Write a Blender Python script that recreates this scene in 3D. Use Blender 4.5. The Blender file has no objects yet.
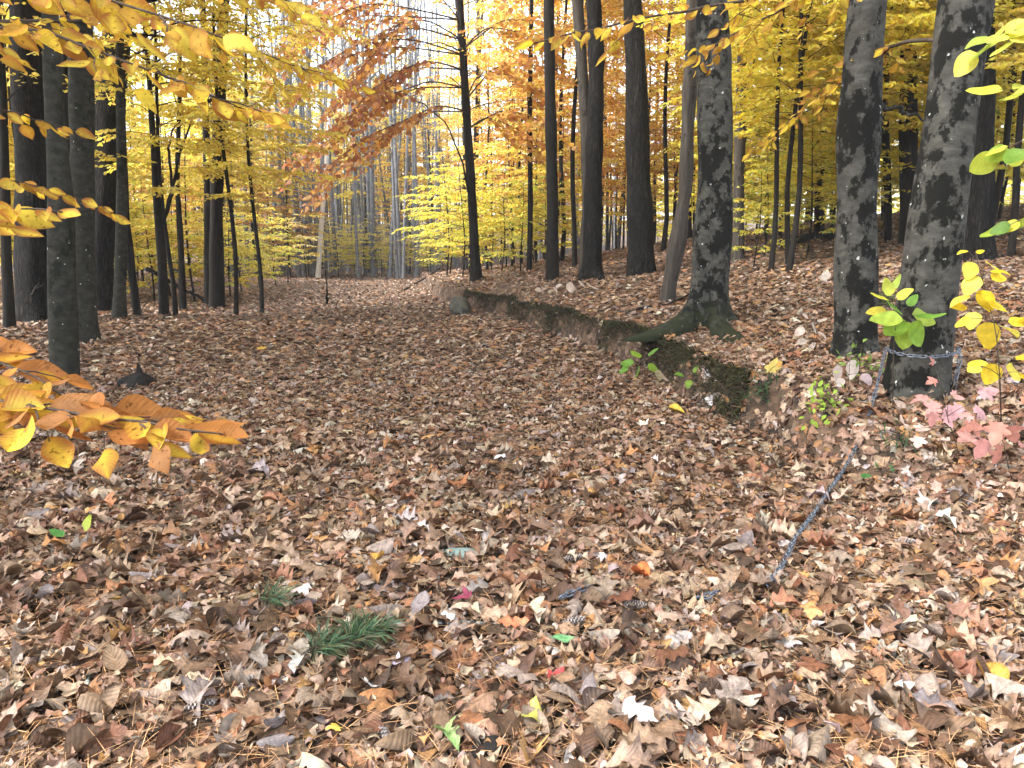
import bpy, math, random
import numpy as np
from mathutils import Vector

# ------------------------------------------------------------------ camera, sky, sun, exposure
SC = bpy.context.scene
COL = SC.collection
R = math.radians
F = 740.0
CAM_H = 1.35
PITCH = math.atan((384 - 250) / F)

cam_d = bpy.data.cameras.new('camera')
cam = bpy.data.objects.new('camera', cam_d)
COL.objects.link(cam)
cam_d.sensor_width = 36.0
cam_d.lens = F / 1024 * 36.0
cam_d.clip_start = 0.05
cam_d.clip_end = 2000
cam.location = (0, 0, CAM_H)
cam.rotation_euler = (math.pi / 2 - PITCH, 0, 0)
SC.camera = cam

SUN_EL, SUN_AZ = R(48), R(-110)          # azimuth clockwise from +Y (straight ahead)
world = bpy.data.worlds.new('World')
SC.world = world
world.use_nodes = True
wn, wl = world.node_tree.nodes, world.node_tree.links
wn.clear()
sky = wn.new('ShaderNodeTexSky')
sky.sky_type = 'NISHITA'
sky.sun_disc = False
sky.sun_elevation = SUN_EL
sky.sun_rotation = SUN_AZ
sky.air_density = 1.0
sky.dust_density = 2.5
sky.ozone_density = 1.0
bg = wn.new('ShaderNodeBackground')
bg.inputs['Strength'].default_value = 0.15
wo = wn.new('ShaderNodeOutputWorld')
cloud = wn.new('ShaderNodeHueSaturation')      # thin high cloud: a paler sky
cloud.inputs['Saturation'].default_value = .38
wl.new(sky.outputs[0], cloud.inputs['Color'])
wl.new(cloud.outputs[0], bg.inputs[0])
wl.new(bg.outputs[0], wo.inputs[0])

sun_d = bpy.data.lights.new('sun', 'SUN')
sun_d.energy = 1.5
sun_d.angle = R(12)      # thin high cloud
sun_d.color = (1.0, 0.96, 0.92)
sun = bpy.data.objects.new('sun', sun_d)
COL.objects.link(sun)
to_sun = Vector((math.sin(SUN_AZ) * math.cos(SUN_EL), math.cos(SUN_AZ) * math.cos(SUN_EL), math.sin(SUN_EL)))
sun.rotation_euler = to_sun.to_track_quat('Z', 'Y').to_euler()

SC.view_settings.view_transform = 'Standard'
SC.view_settings.look = 'None'
SC.view_settings.gamma = 1.0
SC.view_settings.exposure = 2.55
HAZE = .0009
cy = SC.cycles
cy.max_bounces = 6
cy.diffuse_bounces = 3
cy.glossy_bounces = 2
cy.transmission_bounces = 4
cy.volume_bounces = 0
cy.transparent_max_bounces = 4
cy.caustics_reflective = False
cy.caustics_refractive = False
cy.sample_clamp_indirect = 6.0
cy.use_denoising = True

# ------------------------------------------------------------------ geometry helpers
RNG = np.random.default_rng(7)
CT, ST = math.cos(PITCH), math.sin(PITCH)


def smooth(a, b, x):
    t = np.clip((x - a) / (b - a), 0, 1)
    return t * t * (3 - 2 * t)


EDGE_Y = np.array([-40, 0, 3.5, 5.55, 8.5, 11.4, 15.4, 20, 25, 40, 80, 400.])
EDGE_X = np.array([6.0, 3.4, 2.3, 1.75, 1.5, .78, -.25, -1.75, -2.8, -5, -9, -20.])


def wob(x, y, s, k=0):
    return (np.sin(x * s * 1.0 + 1.3 * k + .7 * np.sin(y * s * .8 + k)) + np.sin(y * s * 1.17 + 2.1 * k + .9 * np.sin(x * s * .63))
            + .6 * np.sin((x + y) * s * 1.9 + k)) / 2.6


def h(x, y):
    """height of the ground"""
    x = np.asarray(x, float)
    y = np.asarray(y, float)
    xe = np.interp(y, EDGE_Y, EDGE_X) + .09 * wob(x * 0 + 3, y, 2.6, 2) + .05 * np.sin(y * 5.1)
    e = x - xe
    f = smooth(3.0, 5.4, y)
    bank = (.33 + .04 * wob(x, y, 1.7, 4)) * smooth(.0, .13, e) + .15 * np.clip(e, 0, 14) * smooth(-.1, .8, e)
    lip = .06 * np.exp(-((e - .2) / .14) ** 2)
    z = f * (bank + lip) * (1 - .6 * smooth(24, 45, y))
    z = z + .012 * np.clip(-x - 4.5, 0, 12)
    z = z + .018 * wob(x, y, 1.1, 1) + .012 * wob(x, y, 3.3, 3) + .05 * wob(x, y, .35, 5) * smooth(6, 20, y)
    z = z + .05 * np.clip(y - 52, 0, 200) + .03 * np.clip(-y - 12, 0, 100)
    # a shallow sunken trod in the middle of the path
    xc = xe - 2.6
    z = z - .05 * np.exp(-((x - xc) / 1.6) ** 2) * smooth(5, 9, y)
    return z


def hs(x, y):
    return float(h(x, y))


def ray(px, py):
    a, b = (px - 512) / F, (384 - py) / F
    return np.array([a, CT + b * ST, -ST + b * CT])


def at(px, py, Y):
    d = ray(px, py)
    return np.array([0, 0, CAM_H]) + d * (Y / d[1])


def ground(px, py):
    """the point of the ground that a pixel of the photograph shows"""
    d = ray(px, py)
    t, step = .8, .04
    while t < 150:
        p = d * t
        if CAM_H + p[2] < hs(p[0], p[1]):
            a, b = t - step, t
            for _ in range(18):
                m = (a + b) / 2
                q = d * m
                if CAM_H + q[2] < hs(q[0], q[1]):
                    b = m
                else:
                    a = m
            q = d * b
            return np.array([q[0], q[1], hs(q[0], q[1])])
        step = .04 * max(1, t / 6)
        t += step
    q = d * 150
    return np.array([q[0], q[1], hs(q[0], q[1])])


def raw_mesh(name, V, faces, mats, col=None, uv=None, midx=None, smooth_shade=True):
    """faces: list of (n,k) index arrays"""
    me = bpy.data.meshes.new(name)
    V = np.asarray(V, np.float32)
    faces = [np.asarray(f, np.int32) for f in faces if len(f)]
    me.vertices.add(len(V))
    me.vertices.foreach_set('co', V.ravel())
    loops = np.concatenate([f.ravel() for f in faces])
    sizes = np.concatenate([np.full(len(f), f.shape[1], np.int32) for f in faces])
    me.loops.add(len(loops))
    me.loops.foreach_set('vertex_index', loops)
    me.polygons.add(len(sizes))
    st = np.zeros(len(sizes), np.int32)
    st[1:] = np.cumsum(sizes)[:-1]
    me.polygons.foreach_set('loop_start', st)
    if midx is not None:
        mi = np.concatenate([np.full(len(f), m, np.int32) for f, m in zip(faces, midx)])
        me.polygons.foreach_set('material_index', mi)
    me.polygons.foreach_set('use_smooth', np.full(len(sizes), smooth_shade))
    if col is not None:
        a = me.attributes.new('col', 'FLOAT_COLOR', 'POINT')
        c4 = np.ones((len(V), 4), np.float32)
        c4[:, :3] = col
        a.data.foreach_set('color', c4.ravel())
    if uv is not None:
        a = me.attributes.new('leaf_uv', 'FLOAT2', 'POINT')
        a.data.foreach_set('vector', np.asarray(uv, np.float32).ravel())
    me.update(calc_edges=True)
    for m in mats:
        me.materials.append(m)
    return me


def link(name, me, parent=None, loc=None):
    o = bpy.data.objects.new(name, me)
    COL.objects.link(o)
    if parent is not None:
        o.parent = parent
    if loc is not None:
        o.location = loc
    return o


def tag(o, label=None, cat=None, group=None, kind=None):
    if label:
        o['label'] = label
    if cat:
        o['category'] = cat
    if group:
        o['group'] = group
    if kind:
        o['kind'] = kind
    return o


def thing(name, loc, label, cat, group=None):
    o = bpy.data.objects.new(name, None)
    o.empty_display_size = .1
    COL.objects.link(o)
    o.location = tuple(float(v) for v in loc)
    return tag(o, label, cat, group)


def dup(root, loc, rz, label, group, scale=1.0):
    r = root.copy()
    COL.objects.link(r)
    r.location = loc
    r.rotation_euler = (0, 0, rz)
    r.scale = (scale,) * 3
    r['label'] = label
    r['group'] = group
    for ch in list(root.children):
        c = ch.copy()
        COL.objects.link(c)
        c.parent = r
    return r


class Geo:
    """collects vertices, faces, colours into one mesh"""

    def __init__(self):
        self.V, self.C, self.U, self.F, self.M, self.n = [], [], [], [], [], 0

    def add(self, V, faces, mat=0, col=(1, 1, 1), uv=None):
        V = np.asarray(V, float)
        self.V.append(V)
        c = np.asarray(col, float)
        self.C.append(np.broadcast_to(c, (len(V), 3)) if c.ndim == 1 else c)
        self.U.append(np.zeros((len(V), 2)) if uv is None else uv)
        for f in faces:
            f = np.asarray(f)
            if len(f):
                self.F.append(f + self.n)
                self.M.append(mat)
        self.n += len(V)

    def build(self, name, mats, parent=None, loc=None, smooth_shade=True):
        me = raw_mesh(name, np.concatenate(self.V), self.F, mats, np.concatenate(self.C), np.concatenate(self.U), self.M, smooth_shade)
        return link(name, me, parent, loc)


def tube(P, r, segs=8, amp=0.0, seed=0, flare=0.0, flare_h=.25, lobes=5, cap=True):
    """a tapering tube along P; FLARE widens its foot into root lobes"""
    P = np.asarray(P, float)
    r = np.asarray(r, float)
    n = len(P)
    T = np.gradient(P, axis=0)
    T /= np.linalg.norm(T, axis=1)[:, None] + 1e-9
    ref = np.array([0, 1., 0]) if abs(T[:, 1]).mean() < .7 else np.array([0, 0, 1.])
    A = np.cross(ref, T)
    A /= np.linalg.norm(A, axis=1)[:, None] + 1e-9
    B = np.cross(T, A)
    th = np.linspace(0, 2 * math.pi, segs, endpoint=False)
    g = np.random.default_rng(seed)
    s = np.concatenate([[0], np.cumsum(np.linalg.norm(np.diff(P, axis=0), axis=1))])
    rad = np.repeat(r[:, None], segs, 1)
    if amp:
        for k in range(1, 6):
            ph, q = g.uniform(0, 6.28, 2)
            rad = rad * (1 + amp / k ** .6 * np.cos(k * th[None, :] + ph + .9 * np.sin(s[:, None] * g.uniform(.5, 2.4) + q)))
        for k in range(3):
            rad = rad * (1 + amp * .5 * np.sin(s[:, None] * g.uniform(2, 7) + g.uniform(0, 6.28)))
    if amp >= .04 and segs >= 24:
        for k in range(14):
            d = np.angle(np.exp(1j * (th[None, :] - g.uniform(0, 6.28))))
            rad = rad * (1 + g.uniform(-.05, .14) * np.exp(-(d / g.uniform(.2, .5)) ** 2 - ((s[:, None] - g.uniform(.2, 5)) / g.uniform(.08, .3)) ** 2))
    if flare:
        ph = g.uniform(0, 6.28)
        lob = .55 + .45 * np.cos(lobes * th + ph) + .35 * np.cos((lobes - 2) * th + ph * 2)
        rad = rad * (1 + flare * np.exp(-np.clip(s, 0, None) / flare_h)[:, None] * np.clip(lob, 0, 2)[None, :])
    V = P[:, None, :] + rad[..., None] * (np.cos(th)[None, :, None] * A[:, None, :] + np.sin(th)[None, :, None] * B[:, None, :])
    V = V.reshape(-1, 3)
    i = np.arange(n - 1)[:, None] * segs
    j = np.arange(segs)[None, :]
    j2 = (j + 1) % segs
    Q = np.stack([i + j, i + j2, i + segs + j2, i + segs + j], -1).reshape(-1, 4)
    faces = [Q]
    if cap:
        V = np.concatenate([V, P[-1:] + T[-1:] * r[-1] * .3, P[:1]])
        k = n * segs
        b = (n - 1) * segs
        jj = np.arange(segs)
        faces.append(np.stack([b + jj, b + (jj + 1) % segs, np.full(segs, k)], -1))
        faces.append(np.stack([(jj + 1) % segs, jj, np.full(segs, k + 1)], -1))
    return V, faces


# ------------------------------------------------------------------ leaf shapes
def strip_leaf(n, wfn, fold=.2, along=.2, wave=.0, twist=0., seed=0):
    """a leaf of unit length as a strip of left edge, midrib, right edge"""
    g = np.random.default_rng(seed)
    t = np.linspace(0, 1, n)
    w = wfn(t)
    V, U = [], []
    for k in (-1, 0, 1):
        x = k * w
        z = fold * np.abs(x) + along * ((t - .5) ** 2 - .25) * (1 if k == 0 else 1.15) + wave * np.sin(t * 9 + k * 1.7 + g.uniform(0, 6)) * abs(k) * .5 + twist * x * (t - .5)
        V.append(np.stack([x, t, z], -1))
        U.append(np.stack([t, np.full(n, k * 1.0)], -1))
    V = np.stack(V, 1).reshape(-1, 3)
    U = np.stack(U, 1).reshape(-1, 2)
    i = np.arange(n - 1) * 3
    Q = np.concatenate([np.stack([i, i + 1, i + 4, i + 3], -1), np.stack([i + 1, i + 2, i + 5, i + 4], -1)])
    return V, [Q], U


def w_beech(t):
    return .27 * np.sin(math.pi * np.clip(t, 0, 1) ** .8) ** .95 + .004


def w_round(t):
    return .40 * np.sin(math.pi * np.clip(t, 0, 1) ** .72) ** .65 + .004


def w_oak(t, ph=0., cut=.62):
    env = np.sin(math.pi * np.clip(t, 0, 1) ** 1.2) ** .7
    saw = (3.6 * t + ph) % 1.0
    lobe = np.where(saw < .62, saw / .62, (1 - saw) / .38) ** 1.2
    return .37 * env * ((1 - cut) + cut * lobe) + .008


def oak_leaf(n, fold, along, wave, twist, seed):
    g = np.random.default_rng(seed)
    cut = g.uniform(.5, .72)
    t = np.linspace(0, 1, n)
    V, U = [], []
    a, b = g.uniform(0, 1, 2)
    bend = g.normal(0, .09)
    for k in (-1, 0, 1):
        w = w_oak(t, a if k < 0 else b, cut) * (1 + g.normal(0, .08, n))
        x = k * w
        # the rim rolls up or down
        z = fold * np.abs(x) + along * ((t - .5) ** 2 - .25) * (1 if k == 0 else 1.2) + wave * np.sin(t * 11 + k * 1.7 + g.uniform(0, 6)) * abs(k) * .6 + twist * x * (t - .5)
        V.append(np.stack([x + bend * np.sin(t * math.pi), t + abs(k) * .05 * np.sin(t * math.pi), z], -1))
        U.append(np.stack([t, np.full(n, k * 1.0)], -1))
    V = np.stack(V, 1).reshape(-1, 3)
    U = np.stack(U, 1).reshape(-1, 2)
    i = np.arange(n - 1) * 3
    Q = np.concatenate([np.stack([i, i + 1, i + 4, i + 3], -1), np.stack([i + 1, i + 2, i + 5, i + 4], -1)])
    return V, [Q], U


def fan_leaf(kind='maple', curl=.2, seed=0, red=False):
    """a lobed leaf as a fan about its middle"""
    g = np.random.default_rng(seed)
    if kind == 'maple':
        a = np.array([-90, -72, -50, -30, -12, 2, 14, 30, 44, 56, 70, 80, 90])
        r = np.array([.30, .40, .36, .55, .36, .60, .74, .56, .40, .62, .72, .86, 1.0])
    else:
        a = np.array([-90, -60, -30, 0, 25, 45, 60, 78, 90])
        r = np.array([.36, .46, .52, .56, .58, .60, .62, .72, .86])
    a2 = np.concatenate([a, (180 - a[::-1])[1:-1]])
    r2 = np.concatenate([r, r[::-1][1:-1]])
    n = len(a2)
    x = np.cos(np.radians(a2)) * r2 * .62
    y = np.sin(np.radians(a2)) * r2 * .62 + .38
    z = curl * ((x / .6) ** 2 + .5 * ((y - .38) / .6) ** 2) + .05 * np.sin(np.radians(a2) * 3 + g.uniform(0, 6))
    V = np.concatenate([np.stack([x, y, z], -1), [[0, .38, 0]]])
    U = np.concatenate([np.stack([y, x * 2], -1), [[.38, 0]]])
    i = np.arange(n)
    T = np.stack([i, (i + 1) % n, np.full(n, n)], -1)
    return V, [T], U


def unit(v):
    return v / (np.linalg.norm(v, axis=-1, keepdims=True) + 1e-9)


def put_leaves(geo, tmpls, P, D, N, S, C, mat=0, g=None):
    """leaf templates at points P along D with face normal N, length S, colour C"""
    g = g or RNG
    D = unit(D)
    B = unit(np.cross(D, N))
    N = np.cross(B, D)
    which = g.integers(0, len(tmpls), len(P))
    for k, (V, faces, U) in enumerate(tmpls):
        s = which == k
        m = int(s.sum())
        if not m:
            continue
        W = P[s][:, None, :] + S[s][:, None, None] * (V[None, :, 0:1] * B[s][:, None, :] + V[None, :, 1:2] * D[s][:, None, :] + V[None, :, 2:3] * N[s][:, None, :])
        nv = len(V)
        off = (np.arange(m) * nv)[:, None, None]
        geo.add(W.reshape(-1, 3), [(f[None] + off).reshape(-1, f.shape[1]) for f in faces], mat,
                np.repeat(C[s], nv, 0), np.tile(U, (m, 1)))


BEECH_LO = [strip_leaf(4, w_beech, .35, .25, seed=1), strip_leaf(4, w_beech, .1, -.3, seed=2), strip_leaf(4, w_beech, .5, .5, seed=3)]
ROUND_LO = [strip_leaf(4, w_round, .3, .25, seed=1), strip_leaf(4, w_round, .1, -.3, seed=2)]
OAK_MID = [oak_leaf(14, f, a, w, tw, 40 + i) for i, (f, a, w, tw) in enumerate([(.3, .6, .08, 0), (-.4, -.5, .1, .6), (.8, .4, .08, 1.3), (1.1, 1.1, .08, -1)])]
OAK_HI = [oak_leaf(27, f, a, w, tw, 60 + i) for i, (f, a, w, tw) in enumerate([(.3, .6, .09, 0), (-.5, -.6, .1, .6), (.8, .4, .1, 1.5), (.15, .3, .07, -.8), (1.2, 1.0, .08, .5), (-.9, .6, .1, -1), (.5, -1.0, .1, .9), (1.6, .2, .05, 0)])]
BEECH_MID = [strip_leaf(6, w_beech, .4, .5, .03, seed=7), strip_leaf(6, w_beech, -.5, -.5, .05, 1.0, seed=8), strip_leaf(6, w_beech, 1.3, .3, .03, seed=9), strip_leaf(6, w_beech, .9, 1.2, .03, -1.2, seed=10)]
BEECH_HI = [strip_leaf(12, w_beech, f, a, w, tw, seed=i) for i, (f, a, w, tw) in enumerate([(.35, .4, .05, 0), (-.4, -.5, .06, .8), (1.2, .4, .04, .4), (.7, 1.1, .05, -1.2), (1.7, .2, .03, .7)])]
MAPLE = [fan_leaf('maple', .25, 1), fan_leaf('maple', -.25, 2), fan_leaf('maple', .5, 3)]
ROUND_HI = [strip_leaf(11, w_round, f, a, w, 0, seed=i) for i, (f, a, w) in enumerate([(.25, .3, .03), (.1, -.3, .04), (.4, .5, .03)])]


# ------------------------------------------------------------------ materials
def mat(name):
    m = bpy.data.materials.new(name)
    m.use_nodes = True
    nt = m.node_tree
    return m, nt.nodes, nt.links, nt.nodes['Principled BSDF'], nt.nodes['Material Output']


def node(n, kind, **kw):
    x = n.new(kind)
    for k, v in kw.items():
        if k in x.inputs:
            x.inputs[k].default_value = v
        else:
            setattr(x, k, v)
    return x


def ramp(n, stops):
    x = n.new('ShaderNodeValToRGB')
    e = x.color_ramp.elements
    e[0].position, e[0].color = stops[0][0], (*stops[0][1], 1)
    e[1].position, e[1].color = stops[-1][0], (*stops[-1][1], 1)
    for p, c in stops[1:-1]:
        y = e.new(p)
        y.color = (*c, 1)
    return x


def leaf_material(name, translucent=.45, rough=.5, spec=.3, mottled=.25, veined=False, scale=25., ribs=False):
    m, n, l, b, out = mat(name)
    a = node(n, 'ShaderNodeAttribute', attribute_name='col')
    tc = n.new('ShaderNodeTexCoord')
    nz = node(n, 'ShaderNodeTexNoise', Scale=scale, Detail=4.0, Roughness=.65)
    l.new(tc.outputs['Object'], nz.inputs['Vector'])
    mr = node(n, 'ShaderNodeMapRange')
    mr.inputs['From Min'].default_value = .3
    mr.inputs['From Max'].default_value = .7
    mr.inputs['To Min'].default_value = 1 - mottled
    mr.inputs['To Max'].default_value = 1 + mottled
    l.new(nz.outputs['Fac'], mr.inputs['Value'])
    mul = node(n, 'ShaderNodeMixRGB', blend_type='MULTIPLY', Fac=1.0)
    l.new(a.outputs['Color'], mul.inputs['Color1'])
    l.new(mr.outputs[0], mul.inputs['Color2'])
    colr = mul.outputs[0]
    if ribs:
        uv = node(n, 'ShaderNodeAttribute', attribute_name='leaf_uv')
        sep = n.new('ShaderNodeSeparateXYZ')
        l.new(uv.outputs['Vector'], sep.inputs[0])
        ab = node(n, 'ShaderNodeMath', operation='ABSOLUTE')
        l.new(sep.outputs['Y'], ab.inputs[0])
        k1 = node(n, 'ShaderNodeMath', operation='MULTIPLY_ADD')
        k1.inputs[1].default_value = -.25
        l.new(ab.outputs[0], k1.inputs[0])
        l.new(sep.outputs['X'], k1.inputs[2])
        k2 = node(n, 'ShaderNodeMath', operation='MULTIPLY')
        k2.inputs[1].default_value = 50.
        l.new(k1.outputs[0], k2.inputs[0])
        k3 = node(n, 'ShaderNodeMath', operation='SINE')
        l.new(k2.outputs[0], k3.inputs[0])
        rp = ramp(n, [(.0, (1.25, 1.2, 1.1)), (.10, (1, 1, 1)), (.7, (1, 1, 1)), (1., (.72, .70, .68))])
        l.new(ab.outputs[0], rp.inputs[0])
        mm = node(n, 'ShaderNodeMixRGB', blend_type='MULTIPLY', Fac=1.0)
        l.new(colr, mm.inputs['Color1'])
        l.new(rp.outputs[0], mm.inputs['Color2'])
        colr = mm.outputs[0]
        bp = node(n, 'ShaderNodeBump', Strength=.22, Distance=.004)
        l.new(k3.outputs[0], bp.inputs['Height'])
        l.new(bp.outputs[0], b.inputs['Normal'])
    if veined:
        uv = node(n, 'ShaderNodeAttribute', attribute_name='leaf_uv')
        sep = n.new('ShaderNodeSeparateXYZ')
        l.new(uv.outputs['Vector'], sep.inputs[0])
        ab = node(n, 'ShaderNodeMath', operation='ABSOLUTE')
        l.new(sep.outputs['Y'], ab.inputs[0])
        # side veins run out and forward from the midrib
        k1 = node(n, 'ShaderNodeMath', operation='MULTIPLY_ADD')
        k1.inputs[1].default_value = -.22
        l.new(ab.outputs[0], k1.inputs[0])
        l.new(sep.outputs['X'], k1.inputs[2])
        k2 = node(n, 'ShaderNodeMath', operation='MULTIPLY')
        k2.inputs[1].default_value = 62.
        l.new(k1.outputs[0], k2.inputs[0])
        k3 = node(n, 'ShaderNodeMath', operation='SINE')
        l.new(k2.outputs[0], k3.inputs[0])
        edge = node(n, 'ShaderNodeMath', operation='MULTIPLY_ADD')
        edge.inputs[1].default_value = .06
        l.new(k3.outputs[0], edge.inputs[0])
        l.new(ab.outputs[0], edge.inputs[2])
        nz2 = node(n, 'ShaderNodeTexNoise', Scale=9., Detail=3.0)
        l.new(tc.outputs['Object'], nz2.inputs['Vector'])
        add = node(n, 'ShaderNodeMath', operation='MULTIPLY_ADD')
        add.inputs[1].default_value = 2.6
        l.new(nz2.outputs['Fac'], add.inputs[0])
        l.new(edge.outputs[0], add.inputs[2])
        fr = node(n, 'ShaderNodeMapRange')
        fr.inputs['From Min'].default_value = 1.6
        fr.inputs['From Max'].default_value = 2.4
        l.new(add.outputs[0], fr.inputs['Value'])
        nz3 = node(n, 'ShaderNodeTexNoise', Scale=75., Detail=3.0)
        l.new(tc.outputs['Object'], nz3.inputs['Vector'])
        sp3 = ramp(n, [(.60, (1, 1, 1)), (.70, (.38, .30, .22))])
        l.new(nz3.outputs['Fac'], sp3.inputs[0])
        spot = node(n, 'ShaderNodeMixRGB', blend_type='MULTIPLY', Fac=1.0)
        l.new(colr, spot.inputs['Color1'])
        l.new(sp3.outputs[0], spot.inputs['Color2'])
        colr = spot.outputs[0]
        rust = node(n, 'ShaderNodeMixRGB', blend_type='MIX')
        rust.inputs['Color2'].default_value = (.38, .16, .04, 1)
        l.new(fr.outputs[0], rust.inputs['Fac'])
        l.new(colr, rust.inputs['Color1'])
        colr = rust.outputs[0]
        bp = node(n, 'ShaderNodeBump', Strength=.2, Distance=.004)
        l.new(k3.outputs[0], bp.inputs['Height'])
        l.new(bp.outputs[0], b.inputs['Normal'])
    l.new(colr, b.inputs['Base Color'])
    b.inputs['Roughness'].default_value = rough
    b.inputs['Specular IOR Level'].default_value = spec
    if translucent > 0:
        tr = n.new('ShaderNodeBsdfTranslucent')
        l.new(colr, tr.inputs['Color'])
        mx = node(n, 'ShaderNodeMixShader')
        mx.inputs[0].default_value = translucent
        l.new(b.outputs[0], mx.inputs[1])
        l.new(tr.outputs[0], mx.inputs[2])
        l.new(mx.outputs[0], out.inputs['Surface'])
    return m


M_LEAF = leaf_material('live_leaf', .58, .5, .3)
M_BEECHLEAF = leaf_material('beech_leaf', .6, .6, .18, .2, True)
M_LITTER = leaf_material('dry_leaf', .08, .6, .3, .45, False, 45., True)


def bark(name, dark, mid, light, ridge=0., blotch=None, blotch_at=.55, rough=.9, stretch=(9, 9, 1.4), speck=0., bump=.5, moss=None):
    m, n, l, b, out = mat(name)
    tc = n.new('ShaderNodeTexCoord')
    oi = n.new('ShaderNodeObjectInfo')
    sc = node(n, 'ShaderNodeVectorMath', operation='ADD')
    l.new(tc.outputs['Object'], sc.inputs[0])
    l.new(oi.outputs['Random'], sc.inputs[1])
    mp = n.new('ShaderNodeMapping')
    mp.inputs['Scale'].default_value = stretch
    l.new(sc.outputs[0], mp.inputs['Vector'])
    nz = node(n, 'ShaderNodeTexNoise', Scale=2.0, Detail=8.0, Roughness=.65)
    l.new(mp.outputs[0], nz.inputs['Vector'])
    rp = ramp(n, [(.3, dark), (.5, mid), (.72, light)])
    l.new(nz.outputs['Fac'], rp.inputs[0])
    colr = rp.outputs[0]
    height = nz.outputs['Fac']
    if ridge:
        vo = node(n, 'ShaderNodeTexVoronoi', feature='DISTANCE_TO_EDGE', Scale=3.2)
        ad = node(n, 'ShaderNodeMixRGB', blend_type='ADD', Fac=.55)
        l.new(mp.outputs[0], ad.inputs['Color1'])
        l.new(nz.outputs['Color'], ad.inputs['Color2'])
        l.new(ad.outputs[0], vo.inputs['Vector'])
        r2 = ramp(n, [(.0, (0.12, 0.12, 0.12)), (.28, (1, 1, 1))])
        l.new(vo.outputs['Distance'], r2.inputs[0])
        mu = node(n, 'ShaderNodeMixRGB', blend_type='MULTIPLY', Fac=.85)
        l.new(colr, mu.inputs['Color1'])
        l.new(r2.outputs[0], mu.inputs['Color2'])
        colr = mu.outputs[0]
        hm = node(n, 'ShaderNodeMixRGB', blend_type='MIX', Fac=ridge)
        l.new(nz.outputs['Fac'], hm.inputs['Color1'])
        l.new(r2.outputs[0], hm.inputs['Color2'])
        height = hm.outputs[0]
    if blotch is not None:
        n2 = node(n, 'ShaderNodeTexNoise', Scale=9., Detail=8.0, Roughness=.6)
        mp2 = n.new('ShaderNodeMapping')
        mp2.inputs['Scale'].default_value = (1.1, 1.1, .8)
        l.new(sc.outputs[0], mp2.inputs['Vector'])
        l.new(mp2.outputs[0], n2.inputs['Vector'])
        n3 = node(n, 'ShaderNodeTexNoise', Scale=34., Detail=5.0, Roughness=.7)
        l.new(sc.outputs[0], n3.inputs['Vector'])
        big = node(n, 'ShaderNodeTexNoise', Scale=1.6, Detail=2.0)
        l.new(sc.outputs[0], big.inputs['Vector'])
        a1 = node(n, 'ShaderNodeMath', operation='MULTIPLY_ADD')
        a1.inputs[1].default_value = .32
        l.new(n3.outputs['Fac'], a1.inputs[0])
        l.new(n2.outputs['Fac'], a1.inputs[2])
        a2 = node(n, 'ShaderNodeMath', operation='MULTIPLY_ADD')
        a2.inputs[1].default_value = .55
        l.new(big.outputs['Fac'], a2.inputs[0])
        l.new(a1.outputs[0], a2.inputs[2])
        a3 = node(n, 'ShaderNodeMath', operation='SUBTRACT')
        a3.inputs[1].default_value = .435
        l.new(a2.outputs[0], a3.inputs[0])
        r3 = ramp(n, [(blotch_at, (0, 0, 0)), (blotch_at + .07, (1, 1, 1))])
        l.new(a3.outputs[0], r3.inputs[0])
        mx = node(n, 'ShaderNodeMixRGB')
        mx.inputs['Color2'].default_value = (*blotch, 1)
        l.new(r3.outputs[0], mx.inputs['Fac'])
        l.new(colr, mx.inputs['Color1'])
        colr = mx.outputs[0]
    if speck:
        n4 = node(n, 'ShaderNodeTexNoise', Scale=19., Detail=2.0)
        l.new(sc.outputs[0], n4.inputs['Vector'])
        r4 = ramp(n, [(.715, (0, 0, 0)), (.75, (1, 1, 1))])
        l.new(n4.outputs['Fac'], r4.inputs[0])
        mx = node(n, 'ShaderNodeMixRGB')
        mx.inputs['Color2'].default_value = (.42, .44, .42, 1)
        l.new(r4.outputs[0], mx.inputs['Fac'])
        l.new(colr, mx.inputs['Color1'])
        colr = mx.outputs[0]
    if moss is not None:
        # moss climbs the first half metre of the bole
        sep = n.new('ShaderNodeSeparateXYZ')
        l.new(tc.outputs['Object'], sep.inputs[0])
        ma = node(n, 'ShaderNodeMath', operation='MULTIPLY_ADD')
        ma.inputs[1].default_value = -.55
        l.new(sep.outputs['Z'], ma.inputs[0])
        l.new(nz.outputs['Fac'], ma.inputs[2])
        r5 = ramp(n, [(.36, (0, 0, 0)), (.46, (1, 1, 1))])
        l.new(ma.outputs[0], r5.inputs[0])
        mx = node(n, 'ShaderNodeMixRGB')
        mx.inputs['Color2'].default_value = (*moss, 1)
        l.new(r5.outputs[0], mx.inputs['Fac'])
        l.new(colr, mx.inputs['Color1'])
        colr = mx.outputs[0]
    l.new(colr, b.inputs['Base Color'])
    b.inputs['Roughness'].default_value = rough
    b.inputs['Specular IOR Level'].default_value = .2
    bp = node(n, 'ShaderNodeBump', Strength=bump, Distance=.035)
    l.new(height, bp.inputs['Height'])
    l.new(bp.outputs[0], b.inputs['Normal'])
    return m


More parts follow.
